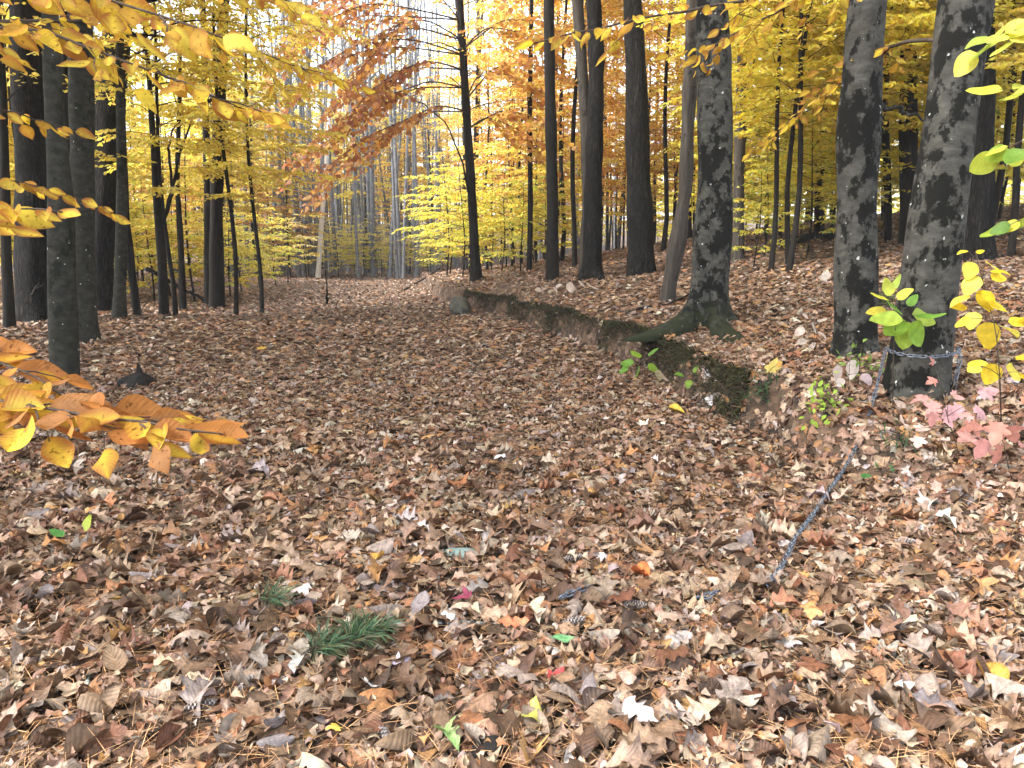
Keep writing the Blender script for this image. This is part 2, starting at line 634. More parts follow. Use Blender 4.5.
M_BEECH = bark('beech_bark', (.028, .028, .024), (.050, .049, .043), (.085, .083, .074), 0, (.005, .005, .004), .455, speck=1, stretch=(5, 5, 9), bump=.35, moss=(.018, .022, .010))
M_BEECH_DRY = bark('blotched_beech_bark', (.028, .028, .024), (.050, .049, .043), (.085, .083, .074), 0, (.005, .005, .004), .455, speck=1, stretch=(5, 5, 9), bump=.35)
M_BEECH_CLEAN = bark('smooth_grey_bark', (.016, .016, .013), (.028, .028, .023), (.055, .054, .047), 0, (.012, .014, .010), .57, speck=1, stretch=(5, 5, 8), bump=.3)
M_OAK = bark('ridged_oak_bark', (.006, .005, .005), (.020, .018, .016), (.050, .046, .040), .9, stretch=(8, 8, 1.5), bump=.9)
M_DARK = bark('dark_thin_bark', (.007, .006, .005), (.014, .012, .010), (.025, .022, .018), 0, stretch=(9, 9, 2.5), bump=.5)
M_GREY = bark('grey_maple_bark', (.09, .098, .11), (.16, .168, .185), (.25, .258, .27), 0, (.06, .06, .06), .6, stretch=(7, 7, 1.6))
M_BIRCH = bark('white_birch_bark', (.45, .43, .40), (.62, .60, .57), (.75, .73, .70), 0, (.06, .05, .05), .66, stretch=(3, 3, 14))
M_DEAD = bark('dead_wood', (.026, .022, .018), (.055, .048, .041), (.095, .085, .075), 0, (.02, .018, .015), .58, stretch=(12, 12, 1.0), bump=.8)
M_TWIG = bark('twig_bark', (.03, .022, .016), (.06, .045, .034), (.10, .08, .065), 0, stretch=(20, 20, 6), bump=.3)


def simple(name, c1, c2, rough=.8, scale=20., metal=0., spec=.3, bump=.3, lo=.35, hi=.65):
    m, n, l, b, out = mat(name)
    tc = n.new('ShaderNodeTexCoord')
    nz = node(n, 'ShaderNodeTexNoise', Scale=scale, Detail=6.0, Roughness=.6)
    l.new(tc.outputs['Object'], nz.inputs['Vector'])
    rp = ramp(n, [(lo, c1), (hi, c2)])
    l.new(nz.outputs['Fac'], rp.inputs[0])
    l.new(rp.outputs[0], b.inputs['Base Color'])
    b.inputs['Roughness'].default_value = rough
    b.inputs['Metallic'].default_value = metal
    b.inputs['Specular IOR Level'].default_value = spec
    bp = node(n, 'ShaderNodeBump', Strength=bump, Distance=.01)
    l.new(nz.outputs['Fac'], bp.inputs['Height'])
    l.new(bp.outputs[0], b.inputs['Normal'])
    return m


# ------------------------------------------------------------------ ground
def ground_material():
    m, n, l, b, out = mat('leafy_soil')
    tc = n.new('ShaderNodeTexCoord')
    vo = node(n, 'ShaderNodeTexVoronoi', Scale=13.0, Randomness=1.0)
    nz = node(n, 'ShaderNodeTexNoise', Scale=6.0, Detail=6.0, Roughness=.7)
    l.new(tc.outputs['Object'], nz.inputs['Vector'])
    ad = node(n, 'ShaderNodeMixRGB', blend_type='ADD', Fac=.12)
    l.new(tc.outputs['Object'], ad.inputs['Color1'])
    l.new(nz.outputs['Color'], ad.inputs['Color2'])
    l.new(ad.outputs[0], vo.inputs['Vector'])
    sp = n.new('ShaderNodeSeparateColor')
    l.new(vo.outputs['Color'], sp.inputs[0])
    rp = ramp(n, [(.0, (.025, .015, .009)), (.3, (.06, .034, .019)), (.6, (.10, .058, .033)), (.85, (.15, .092, .057)), (1., (.21, .145, .105))])
    l.new(sp.outputs[0], rp.inputs[0])
    mu = node(n, 'ShaderNodeMixRGB', blend_type='MULTIPLY', Fac=.7)
    r2 = ramp(n, [(.3, (.35, .35, .35)), (.7, (1, 1, 1))])
    l.new(nz.outputs['Fac'], r2.inputs[0])
    l.new(rp.outputs[0], mu.inputs['Color1'])
    l.new(r2.outputs[0], mu.inputs['Color2'])
    l.new(mu.outputs[0], b.inputs['Base Color'])
    b.inputs['Roughness'].default_value = .9
    bp = node(n, 'ShaderNodeBump', Strength=.8, Distance=.03)
    l.new(vo.outputs['Distance'], bp.inputs['Height'])
    l.new(bp.outputs[0], b.inputs['Normal'])
    return m


def build_ground():
    u = np.linspace(-1, 1, 260)
    xs = 5.0 * np.sinh(u * 4.6) / np.sinh(1) / 4.0
    xs = xs / xs.max() * 260
    ys1 = np.arange(-4, 14, .09)
    ys2 = 14 + (np.linspace(0, 1, 120) ** 2.2) * 330
    ys0 = -4 - (np.linspace(1, 0, 30, endpoint=False) ** 2) * 90
    ys = np.concatenate([ys0, ys1, ys2[1:]])
    # finer steps across the bank's edge near the camera
    xs = np.unique(np.concatenate([xs, np.arange(-7, 5, .12), np.arange(-.2, .5, .03)]))
    X, Y = np.meshgrid(xs, ys)
    X = X + np.interp(Y, EDGE_Y, EDGE_X)
    V = np.stack([X, Y, h(X, Y)], -1).reshape(-1, 3)
    nx, ny = len(xs), len(ys)
    i = (np.arange(ny - 1)[:, None] * nx + np.arange(nx - 1)[None, :])
    Q = np.stack([i, i + 1, i + nx + 1, i + nx], -1).reshape(-1, 4)
    o = link('ground', raw_mesh('ground', V, [Q], [ground_material()]))
    tag(o, kind='structure')


build_ground()

# ------------------------------------------------------------------ fallen leaves that nobody could count
PAL = np.array([[.33, .215, .145], [.24, .14, .09], [.15, .082, .048], [.39, .275, .195], [.48, .375, .29], [.27, .13, .072],
                [.33, .26, .22], [.115, .066, .043], [.60, .53, .47], [.47, .26, .10], [.37, .30, .28], [.36, .18, .08]])
PW = np.array([.20, .17, .11, .16, .09, .13, .05, .07, .020, .02, .02, .07])
PW = PW / PW.sum()
LIT = .78


def litter_colours(n, g):
    c = PAL[g.choice(len(PAL), n, p=PW)]
    return np.clip(c * LIT * g.uniform(.72, 1.25, (n, 1)) * g.uniform(.93, 1.07, (n, 3)), .008, .8)


def slope_normal(x, y, d=.06):
    gx = (h(x + d, y) - h(x - d, y)) / (2 * d)
    gy = (h(x, y + d) - h(x, y - d)) / (2 * d)
    return unit(np.stack([-gx, -gy, np.ones_like(gx)], -1))


def bank_face(x, y):
    e = x - np.interp(y, EDGE_Y, EDGE_X)
    return (e > -.03) & (e < .2) & (y > 5.7) & (y < 24)


def scatter(geo, x, y, size, tilt, lift, g, tm):
    s = ~bank_face(x, y) | (g.random(len(x)) < np.where(y < 7.2, .75, .3))
    x, y, size = x[s], y[s], size[s]
    n = len(x)
    z = h(x, y) + (g.uniform(.004, lift, n) if np.isscalar(lift) else g.uniform(lift[0], lift[1], n))
    N = unit(slope_normal(x, y) + g.normal(0, tilt, (n, 3)))
    a = g.uniform(0, 2 * math.pi, n)
    D = np.stack([np.cos(a), np.sin(a), np.zeros(n)], -1)
    D = unit(D - N * (D * N).sum(1, keepdims=True))
    P = np.stack([x, y, z], -1) - D * size[:, None] * .5
    flip = g.random(n) < .45
    N[flip] *= -1
    put_leaves(geo, tm, P, D, N, size, litter_colours(n, g), 0, g)


def build_litter():
    g = np.random.default_rng(11)
    geo = Geo()
    bands = [(-1.5, 5.0, 400, 3.2), (5.0, 8.5, 320, 1.5), (8.5, 14, 200, 2.5), (14, 25, 95, 4), (25, 42, 48, 5), (42, 70, 12, 6)]
    for y0, y1, dens, extra in bands:
        w1 = .74 * y1 + extra
        n = int((y1 - y0) * 2 * w1 * dens)
        x, y = g.uniform(-w1, w1, n), g.uniform(y0, y1, n)
        keep = np.abs(x) < .74 * np.maximum(y, 0) + extra
        x, y = x[keep], y[keep]
        n = len(x)
        k = g.random(n)
        size = g.uniform(.045, .12, n)
        if y1 <= 5.1:
            sets = [(OAK_HI, k < .55, 1.3), (BEECH_HI, (k >= .55) & (k < .93), .9), (MAPLE, k >= .93, 1.0)]
            tilt, lift = .17, (.012, .034)
        elif y1 < 9:
            sets = [(OAK_MID, k < .55, 1.3), (BEECH_MID, (k >= .55) & (k < .93), .9), (MAPLE, k >= .93, 1.0)]
            tilt, lift = .19, (.012, .036)
        else:
            sets = [(BEECH_LO, k < .6, 1.1), (ROUND_LO, k >= .6, 1.0)]
            tilt, lift = .30, .05
        if y1 < 14.5:
            # a matted bed of flat leaves below the loose ones
            m = int(n * .75)
            bx, by = x[g.integers(0, n, m)] + g.normal(0, .1, m), y[g.integers(0, n, m)] + g.normal(0, .1, m)
            scatter(geo, bx, by, g.uniform(.07, .13, m), .09, (.001, .012), g, BEECH_LO + OAK_MID[:2] if y1 < 9 else BEECH_LO + ROUND_LO)
        for tm, s, f in sets:
            scatter(geo, x[s], y[s], size[s] * f, tilt, lift, g, tm)
    o = geo.build('leaf_litter', [M_LITTER])
    tag(o, 'brown carpet of fallen oak and beech leaves covering the path and forest floor', 'fallen leaves', kind='stuff')
    # broken bits of leaf
    n = 26000
    y = 1.2 + 9 * g.random(n) ** 1.3
    x = g.uniform(-1, 1, n) * (.74 * y + .8)
    geo = Geo()
    scatter(geo, x, y, g.uniform(.015, .05, n), .55, (.02, .05), g, [strip_leaf(4, lambda t: .2 + .16 * np.sin(5 * t), f, a, .1, 1., k) for k, (f, a) in enumerate([(.9, .8), (-.8, .6), (.3, -.9), (1.6, .2)])])
    tag(geo.build('leaf_crumbs', [M_LITTER]), 'small broken bits of dry leaf strewn between the whole ones', 'leaf litter', kind='stuff')
    # pine needles
    n = 20000
    y = 1.2 + 5.5 * g.random(n) ** 1.3
    x = g.uniform(-1, 1, n) * (.74 * y + .8)
    N = unit(slope_normal(x, y) + g.normal(0, .15, (n, 3)))
    a = g.uniform(0, 6.28, n)
    D = unit(np.stack([np.cos(a), np.sin(a), g.normal(0, .12, n)], -1))
    V = np.array([[-.008, 0, 0], [.008, 0, 0], [.006, 1, 0], [-.006, 1, 0], [0, .5, .03]])
    tm = [(np.array([[-.009, 0, 0], [.009, 0, 0], [.009, .5, .04], [-.009, .5, .04], [.004, 1, 0], [-.004, 1, 0]]), [np.array([[0, 1, 2, 3], [3, 2, 4, 5]])], np.zeros((6, 2)))]
    geo = Geo()
    c = np.array([[.36, .22, .12]]) * g.uniform(.4, 1.4, (n, 1))
    put_leaves(geo, tm, np.stack([x, y, h(x, y) + g.uniform(.02, .05, n)], -1), D, N, g.uniform(.06, .11, n), c, 0, g)
    tag(geo.build('pine_needles', [M_LITTER]), 'dry brown pine needles strewn among the fallen leaves', 'pine needles', kind='stuff')


build_litter()

# ------------------------------------------------------------------ trees
FEET = []
YEL = [(.80, .64, .09), (.84, .70, .16), (.74, .57, .09), (.78, .68, .18), (.62, .40, .07)]
GOLD = [(.84, .71, .07), (.82, .66, .07), (.78, .71, .11), (.72, .52, .07), (.84, .76, .15), (.68, .68, .10)]
ORA = [(.68, .36, .08), (.72, .44, .10), (.62, .30, .08), (.74, .54, .12), (.52, .24, .07)]
RUST = [(.40, .17, .075), (.47, .22, .08), (.33, .13, .07), (.54, .31, .11)]
YGR = [(.64, .64, .09), (.52, .58, .10), (.74, .66, .10), (.38, .48, .09), (.78, .70, .14)]
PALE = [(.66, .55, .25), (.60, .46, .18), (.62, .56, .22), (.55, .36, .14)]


def pick(pal, n, g, mixpal=None, mixp=.0):
    p = np.array(pal)[g.integers(0, len(pal), n)]
    if mixpal is not None:
        q = np.array(mixpal)[g.integers(0, len(mixpal), n)]
        p = np.where(g.random((n, 1)) < mixp, q, p)
    return np.clip(p * g.uniform(.75, 1.15, (n, 1)), .005, .9)


def crown_geo(geo, axis, g, n_limbs, z0, z1, limb_len, leaf, pal, tmpl=BEECH_LO, spacing=.07, twig_gap=.2, rise=(.15, .6), shape='oval',
              mixpal=None, mixp=0., tw_len=.38, limb_r=.012, azimuths=None, keep=1.0, twig_tubes=False, droop=.25, jit=.6):
    """limbs off the AXIS (function height -> point), each with side twigs in a flat spray, leaves along the twigs"""
    LP, LD, LN = [], [], []
    for i in range(n_limbs):
        t = (i + g.random()) / n_limbs
        z = z0 + (z1 - z0) * t
        base = axis(z)
        az = i * 2.4 + g.uniform(-.5, .5) if azimuths is None else azimuths[i % len(azimuths)] + g.uniform(-.35, .35)
        if shape == 'oval':
            L = limb_len * (.35 + .65 * math.sin(math.pi * min(1, .15 + .85 * t))) * g.uniform(.7, 1.15)
        elif shape == 'cone':
            L = limb_len * (1 - .75 * t) * g.uniform(.7, 1.15)
        else:
            L = limb_len * g.uniform(.7, 1.15)
        el = g.uniform(*rise)
        m = 7
        P = [np.array(base, float)]
        for k in range(m):
            e = el * (1 - k / m * 1.1) - droop * (k / m) ** 2
            az += g.normal(0, .12)
            P.append(P[-1] + L / m * np.array([math.cos(az) * math.cos(e), math.sin(az) * math.cos(e), math.sin(e)]))
        P = np.array(P)
        r = limb_r * (L / max(limb_len, .1)) * np.linspace(1, .15, m + 1)
        V, f = tube(P, r, 5)
        geo.add(V, f, 0, (.05, .04, .03))
        s = np.linspace(0, 1, m + 1)
        nt = max(3, int(L * .85 / twig_gap))
        for q in range(nt):
            u = .2 + .8 * (q + g.random()) / nt
            pb = np.array([np.interp(u, s, P[:, c]) for c in range(3)])
            j = min(int(u * m), m - 1)
            d = unit(P[j + 1] - P[j])
            side = np.array([-d[1], d[0], 0])
            sg = 1 if q % 2 else -1
            td = unit(d * g.uniform(.5, 1.1) + sg * side * g.uniform(.7, 1.1) + np.array([0, 0, g.normal(-.08, .12)]))
            tl = min(tw_len * L * (1.1 - .6 * u), .95) * g.uniform(.6, 1.2)
            nl = max(2, int(tl / spacing))
            v = (np.arange(nl) + .6) / nl
            pp = pb + td * (v * tl)[:, None] + np.array([0, 0, -.10]) * (v ** 2 * tl)[:, None]
            if twig_tubes:
                Vt, ft = tube(np.stack([pb, pb + td * tl * .5 + [0, 0, -.025 * tl], pb + td * tl + [0, 0, -.1 * tl]]), [.0028, .002, .001], 4)
                geo.add(Vt, ft, 0, (.05, .04, .03))
            ts = np.array([-td[1], td[0], 0])
            alt = np.where(np.arange(nl) % 2, 1, -1)[:, None]
            ld = td * .75 + alt * ts * .7 + g.normal(0, .22, (nl, 3)) + np.array([0, 0, -.35])
            ln = np.array([0, 0, 1.]) + g.normal(0, jit, (nl, 3))
            LP.append(pp)
            LD.append(ld)
            LN.append(ln)
    P, D, N = np.concatenate(LP), np.concatenate(LD), np.concatenate(LN)
    if keep < 1:
        s = g.random(len(P)) < keep
        P, D, N = P[s], D[s], N[s]
    n = len(P)
    put_leaves(geo, tmpl, P, D, unit(N), leaf * g.uniform(.65, 1.2, n), pick(pal, n, g, mixpal, mixp), 1, g)


def trunk_path(samples, height, seed, y_shift=0.0):
    """samples: (px, py, width px) from the foot up; the trunk stands upright at the foot's distance. Returns foot and local path"""
    g = np.random.default_rng(seed)
    foot = ground(samples[0][0], samples[0][1])
    Y = foot[1]
    P, r = [], []
    for px, py, w in samples:
        p = at(px, py, Y)
        P.append(p)
        r.append(w / 2 / F * (Y * CT - (p[2] - CAM_H) * ST))
    P, r = np.array(P), np.array(r)
    # resample smoothly and grow on above the frame
    zs, zt = P[:, 2], foot[2] + height
    top = P[-1] + (P[-1] - P[-2]) / max(P[-1][2] - P[-2][2], .2) * (zt - P[-1][2]) * .75
    top[2] = zt
    if zt > P[-1][2] + .3:
        P = np.vstack([P, top])
        r = np.append(r, max(r[-1] * .35, .012))
    z = np.concatenate([[foot[2] - .12], foot[2] + np.array([0, .04, .09, .15, .24, .36, .55]), np.arange(foot[2] + .7, P[-1][2], .14)])
    Q = np.stack([np.interp(z, P[:, 2], P[:, 0]), np.full(len(z), Y), z], -1)
    rr = np.interp(z, P[:, 2], r)
    sway = .02 * min(1, height / 8)
    up = np.clip(z - foot[2], 0, None)
    Q[:, 0] += sway * .5 * np.sin(up * 1.1 + g.uniform(0, 6)) * np.clip(up, 0, 1)
    Q[:, 1] += sway * np.sin(up * .9 + g.uniform(0, 6)) * np.clip(up, 0, 1)
    return foot, Q - foot, rr


def axis_of(Q):
    return lambda z: np.array([np.interp(z, Q[:, 2], Q[:, c]) for c in range(3)])


def big_tree(name, samples, height, material, label, seed, segs=28, amp=.035, flare=.5, flare_h=.2, lobes=5, crown=None, branches=(), cat='tree'):
    foot, Q, r = trunk_path(samples, height, seed)
    FEET.append((foot, float(r[1])))
    t = thing(name, foot, label, cat)
    V, f = tube(Q, r, segs, amp * 1.7, seed, flare * 1.9, flare_h * .8, lobes)
    geo = Geo()
    geo.add(V, f)
    geo.build('trunk', [material], t)
    for pts, r0 in branches:
        # a limb seen in the photograph: pixel course at the trunk's distance, bowed away from the viewer
        W = [at(px, py, foot[1] + dy) - foot for px, py, dy in pts]
        W = np.array(W)
        s = np.linspace(0, 1, len(W))
        u = np.linspace(0, 1, 14)
        P = np.stack([np.interp(u, s, W[:, c]) for c in range(3)], -1)
        P[1:-1] += np.random.default_rng(seed).normal(0, .012, (12, 3))
        bg_ = Geo()
        V, f = tube(P, r0 * np.linspace(1, .3, 14), 8, .05, seed)
        bg_.add(V, f)
        bg_.build('branch', [material], t)
    if crown:
        c = dict(crown)
        c['n_limbs'] = int(c['n_limbs'] * (2.1 if foot[1] < 15.5 else 2.2 if 500 < samples[0][0] else .7))
        g = np.random.default_rng(seed + 500)
        geo = Geo()
        crown_geo(geo, axis_of(Q), g, **c)
        geo.build('crown', [M_DARK, M_LEAF], t)
    return t, foot, Q, r


def hi(pal, z0=7., z1=13., n=16, L=4.3, leaf=.18, **kw):
    d = dict(n_limbs=n, z0=z0, z1=z1, limb_len=L, leaf=leaf, pal=pal, spacing=.11, twig_gap=.2, rise=(.2, .9), limb_r=.045, tw_len=.35)
    d.update(kw)
    return d


# the right bank
big_tree('beech_tree', [(708, 325, 42), (710, 300, 37), (713, 250, 36), (714, 200, 35), (713, 100, 33), (712, 0, 30)], 14, M_BEECH,
         'grey beech with spreading mossy root flare on the bank, beside the leaning dead snag', 21, 56, .04, 1.7, .17, 6, hi(GOLD, 6.5, 13))
big_tree('beech_tree', [(856, 356, 46), (857, 330, 43), (858, 250, 40), (861, 130, 40), (865, 60, 37), (868, 0, 35)], 13, M_BEECH_DRY,
         'upright grey beech blotched with black moss, next to the leaning beech that carries the chain', 22, 36, .035, .25, .12, 5, hi(GOLD, 6.5, 12),
         branches=[([(880, 104, 0), (905, 112, -.1), (936, 126, -.3)], .022)])
T_CH = big_tree('beech_tree', [(917, 392, 62), (919, 370, 58), (925, 330, 54), (930, 280, 50), (940, 200, 48), (951, 120, 46), (958, 60, 46), (965, 0, 46)], 12, M_BEECH_DRY,
                'thick leaning beech with a steel chain wrapped around its base', 23, 40, .03, .22, .12, 5, hi(YEL, 6., 12))
big_tree('oak_tree', [(641, 276, 30), (640, 240, 26), (639, 180, 25), (637, 100, 23), (632, 0, 19)], 15, M_OAK,
         'tall straight dark oak with furrowed bark standing alone on the bank', 24, 28, .03, .25, .15, 5, hi(ORA, 7.5, 14))
big_tree('dead_snag', [(666, 303, 17), (669, 280, 17), (677, 240, 15), (685, 190, 14), (688, 120, 13), (691, 20, 12)], 7.5, M_DEAD,
         'bent dead snag of weathered wood leaning towards the beech with the root flare', 25, 18, .10, .2, .1, 4)
big_tree('oak_tree', [(592, 278, 24), (593, 250, 18), (595, 150, 17), (596, 60, 16), (594, 0, 14)], 14, M_OAK,
         'dark trunk of the close pair on the bank, with a wide foot', 26, 24, .03, .5, .25, 4, hi(ORA, 7.5, 13))
big_tree('maple_tree', [(584, 278, 13), (588, 200, 11), (584, 100, 11), (578, 0, 11)], 13, M_DEAD,
         'slim greyish trunk of the close pair on the bank, crossing before its dark neighbour', 27, 20, .03, .3, .15, 4)
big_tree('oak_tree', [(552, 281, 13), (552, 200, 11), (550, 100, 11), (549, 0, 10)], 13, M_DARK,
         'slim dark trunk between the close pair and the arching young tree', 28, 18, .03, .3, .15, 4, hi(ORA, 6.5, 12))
T_AR = big_tree('maple_tree', [(476, 281, 13), (474, 250, 10), (471, 180, 9), (465, 90, 8), (459, 0, 7)], 10.5, M_DARK,
         'slender dark young maple with an arching side branch above the boulder', 29, 14, .03, .6, .15, 4,
         hi(ORA, 4.6, 10, n=16, L=2.6, leaf=.10, spacing=.085, twig_gap=.2, limb_r=.02, tmpl=ROUND_LO, mixpal=YEL, mixp=.25),
         branches=[([(471, 205, 0), (462, 160, -.2), (448, 125, -.4), (425, 105, -.6), (405, 94, -.8)], .03), ([(463, 52, 0), (440, 42, -.3), (412, 45, -.6)], .022)])
big_tree('maple_tree', [(819, 240, 11), (819, 180, 9), (823, 100, 9), (829, 40, 8)], 11, M_DARK,
         'thin dark trunk amid yellow leaves behind the upright blotched beech', 30, 14, .03, .3, .15, 4, hi(GOLD, 5.5, 10.5))
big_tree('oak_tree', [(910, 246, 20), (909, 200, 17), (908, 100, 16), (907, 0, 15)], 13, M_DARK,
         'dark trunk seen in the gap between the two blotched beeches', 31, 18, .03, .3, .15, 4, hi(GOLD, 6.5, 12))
big_tree('oak_tree', [(976, 262, 36), (974, 230, 30), (976, 150, 28), (980, 0, 26)], 13, M_OAK,
         'stout shaded oak half hidden behind the chained beech', 32, 22, .03, .4, .15, 5, hi(YGR, 6.5, 12))
big_tree('maple_tree', [(738, 262, 12), (739, 200, 10), (741, 100, 10), (744, 0, 9)], 12, M_DEAD,
         'greyish slim trunk just behind the beech with the root flare', 33, 14, .03, .3, .15, 4, hi(GOLD, 6, 11))
big_tree('maple_tree', [(529, 272, 6), (530, 200, 5), (530, 100, 5), (531, 0, 4)], 9, M_DARK,
         'pole thin dark stem standing beside the slim dark trunk on the bank', 34, 10, .03, .3, .12, 4)
big_tree('maple_tree', [(888, 244, 8), (887, 170, 7), (884, 90, 7), (884, 0, 6)], 11, M_DARK,
         'narrow dark stem almost touching the upright blotched beech', 35, 12, .03, .3, .12, 4, hi(GOLD, 5.5, 10.5, n=10))

# the left side
big_tree('oak_tree', [(38, 322, 36), (34, 290, 32), (32, 200, 31), (29, 100, 30), (26, 0, 29)], 15, M_OAK,
         'broad dark oak with furrowed bark at the path edge behind the smooth grey trunk', 41, 30, .03, .35, .2, 5, hi(YEL, 7, 14))
big_tree('beech_tree', [(64, 386, 27), (64, 350, 26), (63, 300, 25), (61, 200, 23), (53, 100, 16), (49, 0, 14)], 11, M_BEECH_CLEAN,
         'smooth grey beech standing nearest the path, without a root flare', 42, 32, .025, .12, .1, 5, hi(YEL, 5.5, 10.5, n=14, L=3.))
big_tree('beech_tree', [(85, 344, 27), (84, 320, 23), (82, 250, 21), (81, 150, 21), (80, 0, 23)], 13, M_BEECH_CLEAN,
         'smooth greenish grey trunk just behind the grey beech nearest the path', 43, 30, .025, .2, .15, 5, hi(YEL, 6, 12))
big_tree('oak_tree', [(99, 312, 26), (99, 260, 24), (104, 180, 26), (111, 100, 26), (117, 30, 26)], 14, M_OAK,
         'dark furrowed oak leaning over behind the greenish grey trunk', 44, 26, .03, .3, .2, 5, hi(YEL, 7, 13))
big_tree('oak_tree', [(67, 318, 15), (67, 200, 13), (66, 60, 12), (66, 0, 12)], 13, M_DARK,
         'dark trunk squeezed between the two smooth grey trunks', 45, 18, .03, .3, .2, 5, hi(YEL, 7, 13))
big_tree('maple_tree', [(119, 320, 13), (120, 250, 11), (121, 150, 9), (121, 60, 8)], 9, M_BEECH_CLEAN,
         'slim grey trunk close beside the leaning furrowed oak', 46, 18, .03, .3, .15, 4, hi(YEL, 4.5, 8.5, n=12, L=2.4, leaf=.11))
big_tree('maple_tree', [(138, 318, 8), (132, 270, 8), (126, 220, 7), (122, 130, 5)], 6, M_DARK,
         'thin dark stem leaning against the slim grey trunk', 47, 12, .03, .3, .12, 4)
big_tree('maple_tree', [(164, 317, 10), (163, 260, 9), (157, 190, 7), (150, 100, 5)], 8, M_DARK,
         'forked thin dark tree with a crooked side branch, before the yellow leaves', 48, 14, .03, .4, .12, 4, hi(YEL, 3.6, 7.6, n=14, L=2., leaf=.11, spacing=.1, twig_gap=.22, limb_r=.02),
         branches=[([(162, 225, 0), (172, 190, .1), (178, 160, .2), (192, 118, .3)], .05), ([(172, 190, .1), (168, 150, .1), (172, 130, 0), (186, 122, 0)], .03)])
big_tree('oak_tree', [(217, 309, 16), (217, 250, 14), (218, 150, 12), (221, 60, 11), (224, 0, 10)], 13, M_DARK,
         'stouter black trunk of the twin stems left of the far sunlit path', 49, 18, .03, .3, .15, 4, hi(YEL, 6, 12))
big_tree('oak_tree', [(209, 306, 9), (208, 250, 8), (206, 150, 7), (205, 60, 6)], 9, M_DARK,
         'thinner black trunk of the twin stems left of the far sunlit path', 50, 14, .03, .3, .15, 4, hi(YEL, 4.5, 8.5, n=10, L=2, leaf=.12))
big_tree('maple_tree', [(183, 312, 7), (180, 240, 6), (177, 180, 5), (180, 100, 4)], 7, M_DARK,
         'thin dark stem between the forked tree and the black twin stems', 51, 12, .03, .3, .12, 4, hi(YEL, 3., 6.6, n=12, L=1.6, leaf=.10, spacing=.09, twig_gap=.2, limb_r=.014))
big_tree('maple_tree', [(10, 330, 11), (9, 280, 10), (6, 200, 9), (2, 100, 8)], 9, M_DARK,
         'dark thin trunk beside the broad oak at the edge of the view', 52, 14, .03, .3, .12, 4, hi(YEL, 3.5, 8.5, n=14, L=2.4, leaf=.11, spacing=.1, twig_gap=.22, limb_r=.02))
big_tree('birch_tree', [(318, 278, 5), (320, 240, 4.6), (324, 190, 4.4), (328, 140, 4), (331, 60, 3)], 15, M_BIRCH,
         'white leaning birch at the far end of the path', 53, 14, .03, .2, .15, 4, hi(PALE, 8, 14, n=9, L=2, leaf=.12))
big_tree('birch_tree', [(409, 270, 5), (408, 230, 5), (406, 180, 4), (405, 100, 4)], 15, M_BIRCH,
         'thin white birch beyond the bend of the path, near the arching young maple', 54, 12, .03, .2, .15, 4, hi(PALE, 8, 14, n=9, L=2, leaf=.12))

# canopy trees added outside the frame so that their crowns shade the path
for k, (x, y, hh) in enumerate([(-8.8, 8, 13), (8.5, 9.5, 13), (-13, 8, 14), (10, 6, 12), (-10.2, 10., 15), (12.5, 13.5, 14), (-9.2, 4.4, 13), (-5.6, 4.9, 13), (-8.2, 3.6, 11.5)]):
    g = np.random.default_rng(900 + k)
    z = np.concatenate([[-.2, 0, .1, .25], np.arange(.6, hh, .5)])
    Q = np.stack([.1 * np.sin(z * .5 + k), .1 * np.sin(z * .4 + 2 * k), z], -1)
    t = thing('beech_tree', (x, y, hs(x, y)), 'added beech, mostly out of view, whose wide crown shades the near path', 'tree', 'added shade beeches around the near path')
    geo = Geo()
    geo.add(*tube(Q, .22 * np.linspace(1, .2, len(z)), 18, .03, k, .3, .2))
    geo.build('trunk', [M_BEECH_CLEAN], t)
    geo = Geo()
    crown_geo(geo, axis_of(Q), g, **hi(YEL, 4.8, hh, n=48, L=5.8))
    geo.build('crown', [M_DARK, M_LEAF], t)


# saplings: a few kinds, copied through the understorey
def sapling(name, label, group, seed, height, pal, mixpal=None, mixp=.2, n=18, L=1.5, leaf=.115, z0=.7, tm=BEECH_LO, keep=1., m=M_DARK):
    g = np.random.default_rng(seed)
    z = np.concatenate([[-.1], np.linspace(0, height, 14)])
    a, b = g.uniform(0, 6, 2)
    Q = np.stack([.09 * np.sin(z * .8 + a) * np.clip(z, 0, 1), .09 * np.sin(z * .7 + b) * np.clip(z, 0, 1), z], -1)
    t = thing(name, (0, 0, 0), label, 'young tree', group)
    geo = Geo()
    geo.add(*tube(Q, (.008 + .0055 * height) * np.linspace(1, .2, len(z)), 9, .04, seed, .3, .1))
    geo.build('trunk', [m], t)
    geo = Geo()
    crown_geo(geo, axis_of(Q), g, int(n * 1.5), z0, height * .98, L * 1.15, leaf, pal, tm, .052, .105, (.05, .5), 'oval', mixpal, mixp, .45, .010, None, keep)
    geo.build('crown', [M_DARK, M_LEAF], t)
    return t


KINDS = {}


def proto(name, key, *a, **k):
    KINDS[key] = sapling(name, '', None, *a, **k)


